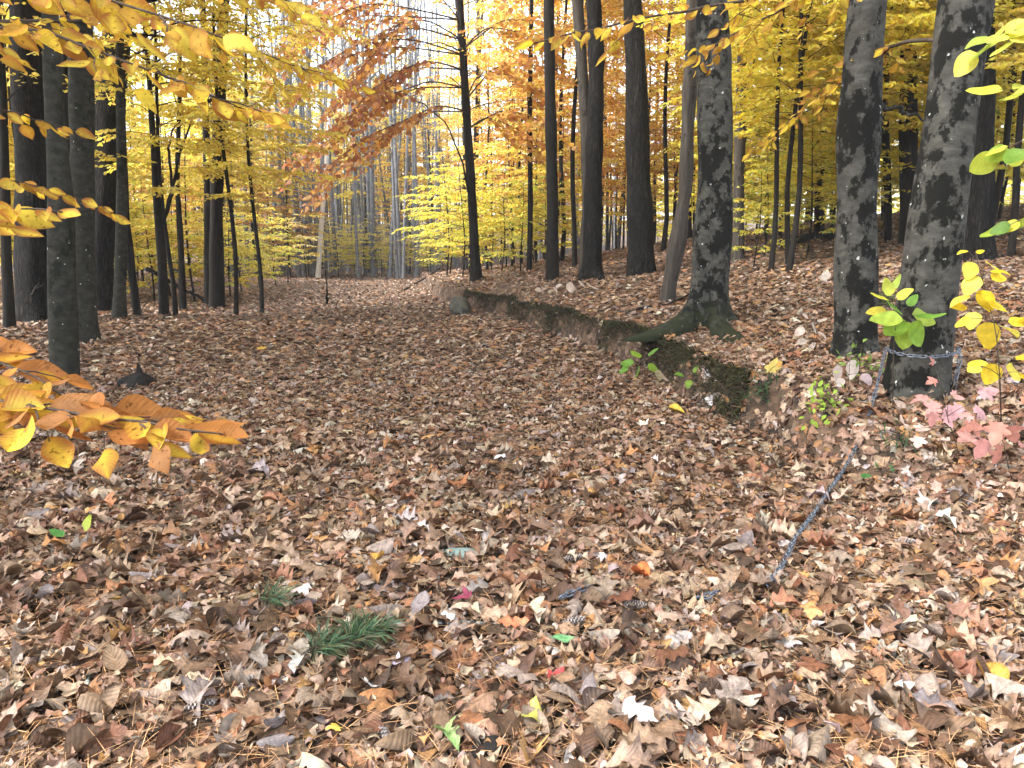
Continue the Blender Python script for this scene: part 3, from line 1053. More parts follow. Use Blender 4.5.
proto('beech_sapling', 'yel_a', 301, 5.0, YEL, ORA, .12)
proto('beech_sapling', 'yel_b', 302, 6.5, YEL, GOLD, .3, 22, 1.7)
proto('beech_sapling', 'yel_c', 303, 3.2, YEL, YGR, .3, 14, 1.2, z0=.4)
proto('beech_sapling', 'yel_t', 312, 9.5, YEL, GOLD, .3, 24, 2.2, z0=2.6)
proto('hornbeam_sapling', 'gold_a', 304, 6.0, GOLD, YEL, .25, 22, 1.8)
proto('hornbeam_sapling', 'gold_b', 305, 4.2, GOLD, YGR, .2, 18, 1.4)
proto('hornbeam_sapling', 'gold_t', 313, 9.0, GOLD, YEL, .3, 26, 2.4, z0=2.4)
proto('maple_sapling', 'ora_a', 306, 7.5, ORA, YEL, .25, 20, 1.8, z0=2.2)
proto('maple_sapling', 'ora_b', 307, 6.0, ORA, RUST, .25, 18, 1.5, z0=1.4)
proto('maple_sapling', 'ora_t', 314, 11.0, ORA, YEL, .35, 24, 2.4, z0=3.8)
proto('moosewood_sapling', 'ygr_a', 308, 4.2, YGR, YEL, .3, 18, 1.5, z0=.5)
proto('moosewood_sapling', 'ygr_b', 309, 2.4, YGR, YEL, .3, 13, 1.1, z0=.3)
proto('pale_sapling', 'pale_a', 310, 3.0, PALE, YEL, .2, 12, 1.4, z0=.5, keep=.8)
USED = set()
SUN_H = np.array([math.sin(SUN_AZ), math.cos(SUN_AZ)])


def shades_glade(x, y, top):
    """whether a tree at X, Y would keep the sun off the open end of the path"""
    for q in np.arange(2.0, top, 1.0):
        sx, sy = np.array([x, y]) - SUN_H * q / math.tan(SUN_EL)
        e = sx - np.interp(sy, EDGE_Y, EDGE_X)
        if 17.5 < sy < 36 and -4.6 < e < .8:
            return True
    return False




def place(key, px, Y, label, group, s=1.0, rz=None):
    x = (px - 512) / F * Y
    z = hs(x, Y)
    rz = RNG.uniform(0, 6.28) if rz is None else rz
    o = KINDS[key]
    if key not in USED:
        USED.add(key)
        o.location = (x, Y, z)
        o.rotation_euler = (0, 0, rz)
        o.scale = (s, s, s)
        o['label'] = label
        o['group'] = group
        return o
    return dup(o, (x, Y, z), rz, label, group, s)


def fill(keys, n, pxr, yr, label, group, sr=(.85, 1.2), seed=1, avoid=None):
    g = np.random.default_rng(seed)
    for i in range(n):
        for _ in range(30):
            px = pxr[0] + (pxr[1] - pxr[0]) * (i + g.random()) / n
            Y = g.uniform(*yr)
            x = (px - 512) / F * Y
            xe = np.interp(Y, EDGE_Y, EDGE_X)
            if (not (xe - 5.2 < x < xe + .5) or Y > 33) and not shades_glade(x, Y, 7):
                break
        else:
            continue
        place(keys[int(g.integers(len(keys)))], px, Y, label, group, g.uniform(*sr), g.uniform(0, 6.28))


fill(['yel_a', 'yel_b', 'yel_c', 'ygr_a', 'yel_t'], 30, (-80, 270), (17.8, 27), 'yellow leaved beech sapling behind the dark trunks left of the path', 'yellow saplings left of the path', seed=1)
fill(['yel_a', 'yel_b', 'yel_c', 'ora_b', 'yel_t'], 24, (-40, 310), (24, 36), 'ochre leaved sapling deep in the wood left of the path', 'ochre saplings deep left of the path', seed=2)
fill(['yel_t', 'yel_t', 'yel_b'], 8, (-160, 110), (17.5, 21), 'tall yellow leaved beech sapling among the trunks left of the path', 'tall yellow saplings left of the path', seed=12)
fill(['ygr_a', 'ygr_b', 'yel_c', 'yel_a'], 13, (440, 560), (20, 30), 'lemon yellow sapling around the arching young maple', 'lemon yellow saplings by the arching maple', seed=3)
fill(['ora_a', 'ora_b', 'yel_a', 'ora_t', 'ora_t'], 30, (480, 720), (20, 36), 'orange leaved sapling behind the trunks of the bank', 'orange saplings behind the bank', seed=4)
fill(['gold_a', 'gold_b', 'gold_a', 'ygr_a', 'gold_t'], 26, (720, 1080), (13, 22), 'golden sapling behind the blotched beeches of the bank', 'golden saplings behind the beeches', seed=5)
fill(['gold_t', 'gold_t', 'yel_t'], 9, (740, 1100), (9.5, 14), 'tall golden sapling spreading over the slope behind the beeches', 'tall golden saplings on the slope', seed=15)
fill(['gold_a', 'gold_b', 'yel_b', 'ygr_a', 'gold_t'], 26, (680, 1060), (22, 40), 'deep yellow sapling high on the wooded slope', 'deep yellow saplings on the slope', seed=6)
fill(['ygr_a', 'gold_b', 'ygr_b'], 8, (720, 850), (14, 20), 'green tinged low sapling on the slope behind the root flared beech', 'green tinged saplings on the slope', (.5, .8), seed=7)
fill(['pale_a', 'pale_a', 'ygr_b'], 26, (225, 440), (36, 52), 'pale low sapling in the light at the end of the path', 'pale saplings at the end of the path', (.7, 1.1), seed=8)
fill(['ora_b', 'ora_a', 'yel_b', 'pale_a', 'ora_t'], 44, (150, 600), (48, 80), 'orange tinted sapling among the far grey trunks', 'orange tinted saplings among far trunks', (.9, 1.4), seed=9)
fill(['yel_b', 'yel_t', 'gold_t', 'ora_b'], 30, (560, 1080), (40, 70), 'distant yellow sapling in the wood beyond the bank', 'distant yellow saplings beyond the bank', (.9, 1.4), seed=10)
fill(['yel_b', 'yel_t', 'ora_b'], 20, (-60, 240), (36, 66), 'distant yellow sapling in the wood left of the far path', 'distant yellow saplings left of the far path', (.9, 1.4), seed=11)


for px, Y, k in ((236, 15.6, 'yel_t'), (176, 15.2, 'yel_t'), (262, 16.5, 'yel_t'), (196, 19, 'yel_a'), (232, 21, 'yel_c'), (172, 21, 'yel_b')):
    place(k, px, Y, 'yellow sapling at the mouth of the sunlit opening left of the path', 'yellow saplings by the sunlit opening', .9)
fill(['yel_c', 'yel_c', 'ygr_b'], 15, (105, 300), (17.5, 24), 'small leafy yellow sapling low among the thin dark stems left of the path', 'small low saplings left of the path', (.7, 1.0), seed=23)
for px, Y, k in ((118, 18.6, 'yel_c'), (140, 20, 'ygr_b'), (156, 19, 'yel_c'), (178, 20.5, 'yel_c'), (196, 19.2, 'ygr_b'), (226, 21, 'yel_c'), (243, 23, 'ygr_b'), (262, 24, 'yel_c'), (278, 27, 'ygr_b'), (290, 30, 'pale_a')):
    place(k, px, Y, 'bushy low yellow sapling close behind the forked tree and the black twin stems', 'bushy saplings behind the black twin stems', .95)
fill(['pale_a', 'ygr_b', 'yel_c'], 22, (228, 450), (36.5, 46), 'low leafy shrub before the blue grey trunks at the end of the path', 'low shrubs at the end of the path', (.7, 1.1), seed=24)
fill(['ora_b', 'gold_b', 'yel_c', 'ora_a', 'ygr_a'], 34, (470, 740), (38, 62), 'low tinted sapling far behind the trunks of the bank', 'low saplings far behind the bank', (1.0, 1.6), seed=22)
fill(['ora_t', 'yel_t', 'ora_a', 'pale_a', 'yel_b'], 40, (215, 450), (42, 70), 'tall tinted sapling between the blue grey trunks beyond the path', 'tall saplings between the blue grey trunks', (1.0, 1.5), seed=21)


# far wood: grey trunks with thin high crowns
def far_tree(seed, height, pal, m, n=12, keep=.6):
    g = np.random.default_rng(seed)
    z = np.concatenate([[-.2, 0, .15, .4], np.arange(1, height, .8)])
    a, b = g.uniform(0, 6, 2)
    lean = g.normal(0, .04, 2)
    Q = np.stack([.12 * np.sin(z * .35 + a) + lean[0] * z, .12 * np.sin(z * .3 + b) + lean[1] * z, z], -1)
    Q -= Q[1] * [1, 1, 0]
    t = thing('forest_tree', (0, 0, 0), '', 'tree')
    geo = Geo()
    geo.add(*tube(Q, g.uniform(.06, .12) * np.linspace(1, .3, len(z)), 12, .03, seed, .3, .2))
    geo.build('trunk', [m], t)
    geo = Geo()
    crown_geo(geo, axis_of(Q), g, n, height * .42, height * .98, 2.6, .17, pal, BEECH_LO, .2, .4, (.3, 1.0), 'oval', None, 0, .35, .03, None, keep)
    # bare dead twigs lower down
    for k in range(6):
        zz = g.uniform(1.5, height * .45)
        az, L = g.uniform(0, 6.28), g.uniform(.5, 1.6)
        p = axis_of(Q)(zz)
        d = np.array([math.cos(az), math.sin(az), g.uniform(.1, .6)])
        geo.add(*tube(np.stack([p, p + d * L * .5, p + d * L + [0, 0, -.1]]), [.018, .011, .004], 4), 0)
    geo.build('crown', [M_GREY, M_LEAF], t)
    return t


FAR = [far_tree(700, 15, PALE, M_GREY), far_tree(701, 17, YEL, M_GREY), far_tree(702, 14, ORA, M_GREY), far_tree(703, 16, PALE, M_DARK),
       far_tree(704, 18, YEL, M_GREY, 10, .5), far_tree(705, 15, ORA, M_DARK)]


def far_wood():
    g = np.random.default_rng(77)
    used = set()
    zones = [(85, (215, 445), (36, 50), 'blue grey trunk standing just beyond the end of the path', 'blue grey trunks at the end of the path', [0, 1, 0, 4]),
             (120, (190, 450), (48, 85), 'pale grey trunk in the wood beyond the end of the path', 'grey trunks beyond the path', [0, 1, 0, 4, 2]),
             (45, (-80, 215), (24, 60), 'far trunk in the yellow wood left of the path', 'far trunks left of the path', [1, 3, 2, 4]),
             (50, (430, 700), (27, 65), 'far trunk among orange leaves behind the bank', 'far trunks behind the bank', [2, 5, 0, 3]),
             (40, (690, 1100), (24, 60), 'far trunk among golden leaves on the slope', 'far trunks on the slope', [1, 3, 4, 5])]
    for n, pxr, yr, label, group, ks in zones:
        for i in range(n):
            for _ in range(30):
                px, Y = g.uniform(*pxr), yr[0] + (yr[1] - yr[0]) * g.random()
                x = (px - 512) / F * Y
                xe = np.interp(Y, EDGE_Y, EDGE_X)
                if (not (xe - 5.5 < x < xe - .2) or Y > 36) and not (px < 215 and shades_glade(x, Y, 13)):
                    break
            else:
                continue
            k = ks[int(g.integers(len(ks)))]
            loc, rz, s = (x, Y, hs(x, Y)), g.uniform(0, 6.28), g.uniform(.75, 1.2)
            if k not in used:
                used.add(k)
                o = FAR[k]
                o.location, o.rotation_euler, o.scale = loc, (0, 0, rz), (s,) * 3
                o['label'], o['group'] = label, group
            else:
                dup(FAR[k], loc, rz, label, group, s)


far_wood()

# ------------------------------------------------------------------ boughs close to the viewer
def bough(parent, org, course, r0, leaf, pal, n_side=9, side_len=.35, spacing=.05, seed=0, material=None, tmpl=None, sag=.35, mixpal=None, mixp=0.,
          jit=.3, bare=.0, tilt=(0, 0, 1.)):
    """COURSE: (px, py, distance) from the stem outward; > branch with its leaves as a sub-part"""
    g = np.random.default_rng(seed)
    W = np.array([at(px, py, Y) if not isinstance(px, str) else np.zeros(3) for px, py, Y in course])
    s = np.concatenate([[0], np.cumsum(np.linalg.norm(np.diff(W, axis=0), axis=1))])
    L = s[-1]
    u = np.linspace(0, L, 26)
    P = np.stack([np.interp(u, s, W[:, c]) for c in range(3)], -1)
    for _ in range(3):
        P[1:-1] = (P[:-2] + P[1:-1] * 2 + P[2:]) / 4
    P[1:-1] += g.normal(0, .004, (24, 3))
    wood, lv = Geo(), Geo()
    wood.add(*tube(P - org, r0 * np.linspace(1, .18, 26), 7, .05, seed))
    LP, LD, LN = [], [], []
    tilt = np.array(tilt, float)

    def leafy(A, a0):
        d = np.linalg.norm(np.diff(A, axis=0), axis=1)
        ss = np.concatenate([[0], np.cumsum(d)])
        m = max(2, int(ss[-1] * (1 - a0) / spacing))
        v = ss[-1] * (a0 + (1 - a0) * (np.arange(m) + .6 + g.uniform(-.2, .2, m)) / m)
        pp = np.stack([np.interp(v, ss, A[:, c]) for c in range(3)], -1)
        q = np.clip(v + .02, 0, ss[-1])
        dd = unit(np.stack([np.interp(q, ss, A[:, c]) for c in range(3)], -1) - np.stack([np.interp(q - .05, ss, A[:, c]) for c in range(3)], -1))
        sd = unit(np.cross(dd, np.array([0, 0, 1.])))
        al = np.where(np.arange(m) % 2, 1, -1)[:, None]
        ld = unit(dd * .7 + al * sd * .8 + g.normal(0, .2, (m, 3)))
        ld[:, 2] -= sag * g.uniform(.3, 1.3, m)
        ld[-1] = dd[-1]
        LP.append(pp + unit(ld) * .012)
        LD.append(ld)
        LN.append(tilt + g.normal(0, jit, (m, 3)))
        for a, b in zip(pp, pp + unit(ld) * .014):
            wood.add(*tube(np.stack([a - org, b - org]), [.0011, .0009], 3))

    leafy(P, max(bare, .3))
    for k in range(n_side):
        w = bare + (1 - bare) * (.12 + .85 * (k + g.random()) / n_side)
        i = min(int(w * 25), 23)
        d = unit(P[i + 1] - P[i])
        sd = unit(np.cross(d, np.array([0, 0, 1.])))
        dr = unit(d * .9 + (1 if k % 2 else -1) * sd * g.uniform(.5, 1.) + [0, 0, g.normal(-.1, .2)])
        ll = side_len * g.uniform(.6, 1.2) * (1.1 - .5 * w)
        t = np.linspace(0, 1, 6)[:, None]
        A = P[i] + dr * t * ll + np.array([0, 0, -.12]) * ll * t ** 2 + g.normal(0, .004, (6, 3))
        wood.add(*tube(A - org, np.linspace(.0032, .0012, 6), 5))
        leafy(A, .12)
    LP, LD, LN = np.concatenate(LP), np.concatenate(LD), np.concatenate(LN)
    n = len(LP)
    put_leaves(lv, tmpl or BEECH_HI[:4], LP - org, LD, unit(LN), leaf * g.uniform(.6, 1.15, n), pick(pal, n, g, mixpal, mixp), 0, g)
    b = wood.build('branch', [M_TWIG], parent)
    lv.build('leaves', [material or M_BEECHLEAF], b)


def off_frame_tree(name, x, y, r, height, label, material):
    z = np.concatenate([[-.15, 0, .06, .14, .3], np.arange(.6, height, .3)])
    Q = np.stack([.03 * np.sin(z), .03 * np.cos(z * 1.2), z], -1)
    org = np.array([x, y, hs(x, y)])
    t = thing(name, org, label, 'tree')
    geo = Geo()
    geo.add(*tube(Q, r * np.linspace(1, .3, len(z)), 16, .03, 3, .3, .1))
    geo.build('trunk', [material], t)
    return t, org


BNEAR = [(.74, .56, .05), (.78, .62, .08), (.70, .50, .05), (.72, .56, .09), (.56, .34, .05)]
BRUST = [(.62, .37, .05), (.50, .22, .06), (.66, .48, .06), (.44, .19, .06), (.62, .42, .05), (.40, .20, .08)]
tL, oL = off_frame_tree('beech_tree', -3.1, 2.7, .10, 5.5, 'young beech whose yellow and rusty boughs reach in from beside the path', M_BEECH_CLEAN)
tr = (-300,)
for i, (c, n, sl, leaf, pal) in enumerate([
    ([(-345, 430, 2.7), (-120, 395, 2.2), (-20, 398, 1.9), (60, 412, 1.8), (140, 425, 1.75), (190, 430, 1.72), (222, 434, 1.7)], 22, .25, .128, BRUST),
    ([(-345, 400, 2.7), (-120, 350, 2.3), (-30, 352, 2.1), (25, 368, 2.0), (60, 395, 1.95)], 15, .22, .12, BRUST),
    ([(-345, 320, 2.7), (-120, 230, 2.4), (-20, 210, 2.2), (30, 207, 2.15), (62, 212, 2.1)], 6, .16, .100, BNEAR),
    ([(-345, 120, 2.7), (-100, -20, 2.4), (20, -25, 2.2), (110, 0, 2.05), (180, 22, 2.0), (228, 40, 1.95)], 8, .24, .108, BNEAR),
    ([(-345, 60, 2.8), (-100, 20, 3.0), (40, 30, 3.0), (130, 62, 2.9), (200, 90, 2.85), (262, 112, 2.8)], 9, .32, .105, BNEAR),
    ([(-345, 180, 2.7), (-80, 110, 2.9), (0, 105, 3.1), (35, 118, 3.2), (58, 130, 3.3)], 6, .25, .09, BNEAR),
    ([(-345, 80, 2.7), (-100, -80, 3.0), (80, -60, 3.2), (200, -30, 3.3), (300, 5, 3.4)], 8, .45, .105, BNEAR),
    ([(-345, 260, 2.7), (-100, 190, 3.2), (20, 180, 3.7), (85, 200, 3.9), (112, 214, 4.)], 6, .2, .09, BNEAR),
    ([(-345, 100, 2.7), (-60, 20, 3.6), (120, 20, 4.2), (230, 40, 4.6), (330, 80, 5.)], 12, .6, .10, BNEAR),
]):
    bough(tL, oL, c, .012, leaf, pal, n, sl, .048, 1100 + i, bare=.35 if i < 2 else .25, jit=.35, sag=.12 if i < 2 else .45,
          tilt=(0, -.55, .9) if i < 2 else (0, -.8, .65))

# boughs of the chained beech that cross the top of the view
tC, fC, QC, rC = T_CH
for i, c in enumerate([[(960, -70, fC[1]), (820, -15, 4.3), (700, 8, 4.1), (610, 24, 4.0), (532, 44, 3.9)],
                       [(960, -90, fC[1]), (880, -40, 5.2), (800, 0, 5.6), (740, 30, 5.9), (690, 60, 6.1)],
                       [(955, 40, fC[1]), (900, 40, 5.6), (860, 70, 6.4), (800, 110, 7.), (760, 150, 7.4)]]):
    bough(tC, fC, c, .016, .105, BNEAR, 12 if i else 9, .5 if i else .3, .06, 1200 + i, bare=.2, jit=.35, sag=.4, tilt=(0, -.6, .75))

# rust coloured boughs of the arching young maple over the far path
tA, fA, QA, rA = T_AR
for i, c in enumerate([[(465, 88), (430, 80), (390, 95), (345, 118), (295, 155)], [(467, 112), (440, 104), (410, 118), (370, 135), (320, 172)],
                       [(463, 55), (420, 40), (370, 38), (325, 62), (285, 98)], [(461, 20), (420, 10), (370, 2), (320, 22), (280, 50)], [(462, 40), (430, 20), (400, 20), (370, 60), (340, 90)],
                       [(464, 70), (430, 60), (400, 70), (372, 90), (352, 112)], [(460, 0), (430, -20), (390, -30), (340, -10), (300, 12)],
                       [(466, 100), (490, 70), (520, 60), (560, 75)], [(462, 50), (500, 20), (540, 20), (575, 40)], [(466, 130), (500, 110), (530, 115), (550, 130)]]):
    for q in range(2):
        dx, dy, dz = (0, 0, 0) if q == 0 else ((-14, 26, 1.2) if q == 1 else (18, -22, -1.))
        cc = [(px + dx * min(k, 1), py + dy * k / 4, fA[1] - .6 * k + dz * k / 4) for k, (px, py) in enumerate(c)]
        bough(tA, fA, cc, .022, .19, RUST if i < 7 else ORA, 16, 1.5, .10, 1250 + i + 40 * q, M_LEAF, ROUND_LO, .5, ORA, .3, bare=.12, jit=.6, tilt=(0, -.4, .8))

# striped maple at the right edge, leaves still green
GRN = [(.20, .36, .05), (.30, .42, .06), (.42, .48, .06), (.55, .52, .07), (.16, .30, .06)]
tR, oR = off_frame_tree('moosewood_tree', 3.0, 3.1, .045, 4.2, 'slender moosewood with green leaves turning yellow at the edge of the bank', M_DARK)
for i, (c, n, pal) in enumerate([
    ([(1228, 160, 3.1), (1120, 120, 3.2), (1060, 130, 3.3), (1005, 148, 3.4)], 6, GRN),
    ([(1228, 260, 3.1), (1120, 210, 3.4), (1060, 205, 3.6), (1008, 226, 3.7)], 6, GRN),
    ([(1228, 60, 3.1), (1120, 0, 3.5), (1050, 20, 3.7), (985, 40, 3.8)], 6, YGR),
    ([(1228, 120, 3.1), (1120, 80, 3.4), (1070, 80, 3.6), (1020, 92, 3.8)], 5, YGR),
]):
    bough(tR, oR, c, .009, .145, pal, n, .26, .075, 1300 + i, M_LEAF, ROUND_HI, .3, bare=.35, tilt=(0, -.45, .8))


# ------------------------------------------------------------------ small plants
def leaf_plant(name, label, cat, foot_px, stem, leaves, tmpl, group=None, dy=0., seed=0, spread=.06, face=(0, -.4, .85), stem_r=.004, stem_mat=None, grow=1.0, rise=0):
    """STEM: pixel course from the foot up; LEAVES: (px, py, length px, angle in degrees, colour) at about the foot's distance"""
    g = np.random.default_rng(seed)
    foot = ground(*foot_px)
    Y = foot[1] + dy
    t = thing(name, foot, label, cat, group)
    pts = [foot + [0, 0, -.02]] + [at(px, py, Y + g.normal(0, spread * .3)) for px, py in stem]
    pts = np.array(pts)
    sg = Geo()
    s = np.linspace(0, 1, len(pts))
    u = np.linspace(0, 1, 12)
    P = np.stack([np.interp(u, s, pts[:, c]) for c in range(3)], -1)
    sg.add(*tube(P - foot, stem_r * np.linspace(1, .4, 12), 6))
    LP, LD, LN, LS, LC = [], [], [], [], []
    for px, py, ln, ang, colr in leaves:
        yy = Y + g.normal(0, spread)
        p = at(px, py - rise, yy)
        p[2] = max(p[2], hs(p[0], p[1]) + .015)
        a = math.radians(ang)
        d = np.array([math.cos(a), g.normal(-.15, .25), math.sin(a)])
        q = P[np.argmin(np.linalg.norm(P - p, axis=1) + np.where(P[:, 2] > p[2] + .02, .1, 0))]
        mid = (p + q) / 2 + [0, 0, .01]
        sg.add(*tube(np.stack([q, mid, p]) - foot, [stem_r * .5, stem_r * .4, stem_r * .3], 4))
        LP.append(p)
        LD.append(d)
        LN.append(np.array(face) + g.normal(0, .22, 3))
        LS.append(ln / F * yy * .88 * grow)
        LC.append(np.array(colr) * g.uniform(.85, 1.15))
    sg.build('stem', [stem_mat or M_TWIG], t)
    lg = Geo()
    put_leaves(lg, tmpl, np.array(LP) - foot, np.array(LD), unit(np.array(LN)), np.array(LS), np.clip(np.array(LC), 0, .9), 0, g)
    lg.build('leaves', [M_LEAF], t)
    return t


GR1, GR2, GR3 = (.28, .46, .06), (.38, .52, .08), (.18, .36, .06)
leaf_plant('moosewood_seedling', 'bright green seedling with a fan of broad leaves in front of the chained beech', 'plant', (893, 408), [(893, 370), (894, 340), (897, 318)],
           [(902, 318, 36, 185, GR2), (905, 320, 30, 215, GR1), (908, 322, 32, 260, GR2), (912, 322, 34, 300, GR1), (915, 316, 34, 5, GR3), (912, 314, 30, 340, GR2), (900, 312, 26, 150, GR3),
            (888, 300, 24, 160, YGR[0]), (890, 296, 22, 110, YGR[1]), (893, 290, 20, 80, YGR[3]), (898, 300, 20, 40, YGR[0]), (886, 310, 22, 190, YGR[2]), (908, 306, 16, 60, GR3)], ROUND_HI, seed=1, dy=-.25, spread=.08)
Y1, Y2, Y3 = (.82, .66, .06), (.78, .58, .04), (.70, .62, .10)
leaf_plant('witch_hazel_shrub', 'witch hazel with round lemon yellow leaves beside the chained beech', 'shrub', (1002, 432), [(1000, 380), (996, 330), (985, 290), (975, 252)],
           [(x, y, s, a, [Y1, Y2, Y3][i % 3]) for i, (x, y, s, a) in enumerate([
               (968, 251, 12, 200), (976, 253, 9, 20), (972, 262, 22, 250), (985, 262, 24, 320), (990, 272, 20, 350), (978, 276, 26, 240), (992, 280, 20, 10), (982, 290, 30, 300), (970, 296, 24, 215),
               (985, 300, 26, 330), (964, 305, 20, 190), (976, 312, 22, 250), (970, 318, 18, 220), (985, 322, 32, 280), (1000, 326, 28, 330), (1008, 322, 22, 350), (1015, 322, 20, 10), (996, 330, 24, 240),
               (986, 362, 22, 190), (996, 364, 26, 250), (1006, 366, 26, 320), (1016, 360, 24, 20), (1018, 372, 22, 330), (980, 366, 18, 200)])], ROUND_HI, seed=2, dy=-.4, spread=.1)
PK1, PK2, PK3, PK4 = (.68, .36, .34), (.68, .42, .46), (.60, .36, .42), (.54, .25, .21)
leaf_plant('red_maple_seedling', 'pink leaved maple seedling spreading low at the foot of the chained beech', 'plant', (962, 462), [(955, 440), (948, 420), (944, 400)],
           [(x, y, s, a, c) for x, y, s, a, c in [(938, 384, 15, 200, PK4), (935, 372, 12, 120, PK4), (930, 400, 22, 200, PK1), (940, 405, 24, 240, PK1), (944, 410, 26, 280, PK2), (936, 415, 20, 250, PK1), (948, 398, 18, 330, PK1),
                                             (966, 408, 30, 240, PK2), (975, 402, 26, 20, PK2), (972, 410, 26, 320, PK2), (926, 430, 20, 210, (.78, .55, .5)), (920, 440, 20, 240, (.78, .6, .55)), (908, 436, 20, 130, (.82, .66, .6))]], [MAPLE[1], MAPLE[0]], seed=3, spread=.12, grow=1.12, rise=6)
leaf_plant('red_maple_seedling', 'dusty red leaved maple seedling sprawling over the leaves at the edge of the bank', 'plant', (1010, 470), [(1005, 450), (1000, 430)],
           [(x, y, s, a, c) for x, y, s, a, c in [(985, 430, 30, 200, PK4), (1000, 425, 32, 260, (.55, .26, .2)), (1010, 430, 30, 300, PK4), (1018, 412, 24, 30, (.66, .24, .14)), (990, 444, 30, 230, (.55, .27, .25)),
                                             (1002, 448, 30, 270, PK4), (1015, 448, 28, 330, (.58, .28, .28)), (975, 440, 26, 210, (.60, .34, .3)), (1020, 432, 26, 350, PK4), (978, 425, 22, 170, PK1), (1022, 458, 26, 300, (.6, .3, .32))]], [MAPLE[1], MAPLE[0]], seed=4, spread=.16, grow=1.1, rise=8)
WH1, WH2 = (.74, .66, .60), (.68, .58, .52)
leaf_plant('bleached_seedling', 'seedling with two large bleached pinkish leaves between the blotched beeches', 'plant', (848, 396), [(848, 385), (849, 375)],
           [(838, 364, 22, 270, (.80, .68, .66)), (850, 360, 26, 285, (.82, .72, .70)), (862, 374, 16, 300, (.74, .6, .66)), (866, 390, 18, 280, (.7, .56, .58)), (842, 378, 12, 250, WH1)], ROUND_HI, seed=5, spread=.05)
leaf_plant('bleached_seedling', 'small seedling of cream white leaves on the bank before the upright blotched beech', 'plant', (814, 352), [(814, 340), (815, 325)],
           [(812, 322, 15, 290, WH1), (804, 328, 13, 220, WH2), (818, 322, 12, 20, WH1), (808, 318, 10, 150, WH2), (817, 332, 13, 320, WH2), (806, 340, 12, 200, WH1), (815, 342, 13, 250, WH2), (820, 340, 11, 330, WH1)], ROUND_HI, seed=6, spread=.05)
leaf_plant('bleached_seedling', 'pair of cream leaves on one thin stem beside the upright blotched beech', 'plant', (832, 300), [(832, 285), (832, 276)],
           [(828, 272, 12, 240, WH1), (837, 272, 12, 300, WH1), (824, 276, 7, 200, WH2)], ROUND_HI, seed=7, spread=.03)
leaf_plant('bleached_seedling', 'row of pale cream leaves near the foot of the dark close pair', 'plant', (568, 296), [(568, 288), (570, 284)],
           [(x, y, s, a, WH1 if i % 2 else WH2) for i, (x, y, s, a) in enumerate([(569, 282, 12, 280), (578, 281, 12, 320), (586, 283, 10, 330), (562, 284, 10, 220), (548, 289, 9, 200), (553, 287, 9, 300), (541, 290, 8, 180), (592, 287, 8, 340), (574, 286, 9, 250)])],
           ROUND_HI, seed=8, spread=.15)
leaf_plant('green_seedling', 'green seedling growing over the mossy lip of the bank', 'plant', (645, 386), [(645, 375), (643, 362)],
           [(634, 362, 16, 190, GR3), (640, 358, 16, 140, GR1), (648, 356, 15, 40, GR3), (640, 366, 16, 250, GR3), (648, 364, 15, 320, GR1), (628, 366, 14, 220, GR3), (656, 370, 14, 290, (.62, .55, .35)), (660, 374, 13, 320, WH2)], ROUND_HI, seed=9, spread=.05)
leaf_plant('green_seedling', 'tiny green seedling on the mossy lip above the dead branch', 'plant', (693, 386), [(692, 380), (692, 377)],
           [(684, 376, 12, 170, GR3), (694, 374, 12, 60, GR1), (698, 378, 12, 340, GR3), (690, 380, 11, 250, GR1)], ROUND_HI, seed=10, spread=.03)
g_ = np.random.default_rng(5)
leaf_plant('blueberry_bush', 'fine leaved light green blueberry bush below the upright blotched beech', 'shrub', (822, 424), [(824, 410), (826, 395), (828, 382)],
           [(824 + g_.normal(0, 11), 402 + g_.normal(0, 12), g_.uniform(6, 10), g_.uniform(0, 360), (.38, .58, .08)) for _ in range(70)], BEECH_LO, seed=11, spread=.09)
leaf_plant('blueberry_bush', 'thin twiggy green bush against the foot of the upright blotched beech', 'shrub', (858, 386), [(859, 370), (860, 355), (862, 345)],
           [(860 + g_.normal(0, 13), 362 + g_.normal(0, 9), g_.uniform(5, 8), g_.uniform(0, 360), (.22, .36, .08)) for _ in range(50)], BEECH_LO, seed=12, spread=.1)
leaf_plant('green_seedling', 'small seedling with one green and one yellow leaf on the near forest floor', 'plant', (90, 548), [(88, 540), (86, 532)],
           [(64, 536, 18, 150, (.16, .46, .12)), (84, 530, 22, 60, (.50, .62, .10)), (104, 546, 22, 270, (.74, .36, .08)), (116, 570, 12, 270, (.5, .62, .1))], ROUND_HI, seed=13, spread=.03, face=(0, -.3, .9))
leaf_plant('green_seedling', 'dark green low leaves among brown litter beside the trailing chain', 'plant', (882, 482), [(882, 476), (883, 472)],
           [(868, 474, 14, 190, (.07, .2, .06)), (878, 472, 14, 120, (.08, .22, .07)), (890, 470, 15, 30, (.07, .2, .06)), (884, 478, 13, 280, (.08, .2, .06)), (902, 478, 14, 340, (.07, .18, .06)), (916, 480, 13, 10, (.07, .18, .06))], ROUND_HI, seed=14, spread=.06)
leaf_plant('bittersweet_seedling', 'seedling holding one large yellow star leaf on the bank', 'plant', (770, 384), [(769, 378), (768, 373)],
           [(768, 376, 26, 80, (.82, .68, .22)), (775, 366, 12, 30, (.7, .4, .1))], MAPLE, seed=15, spread=.02)
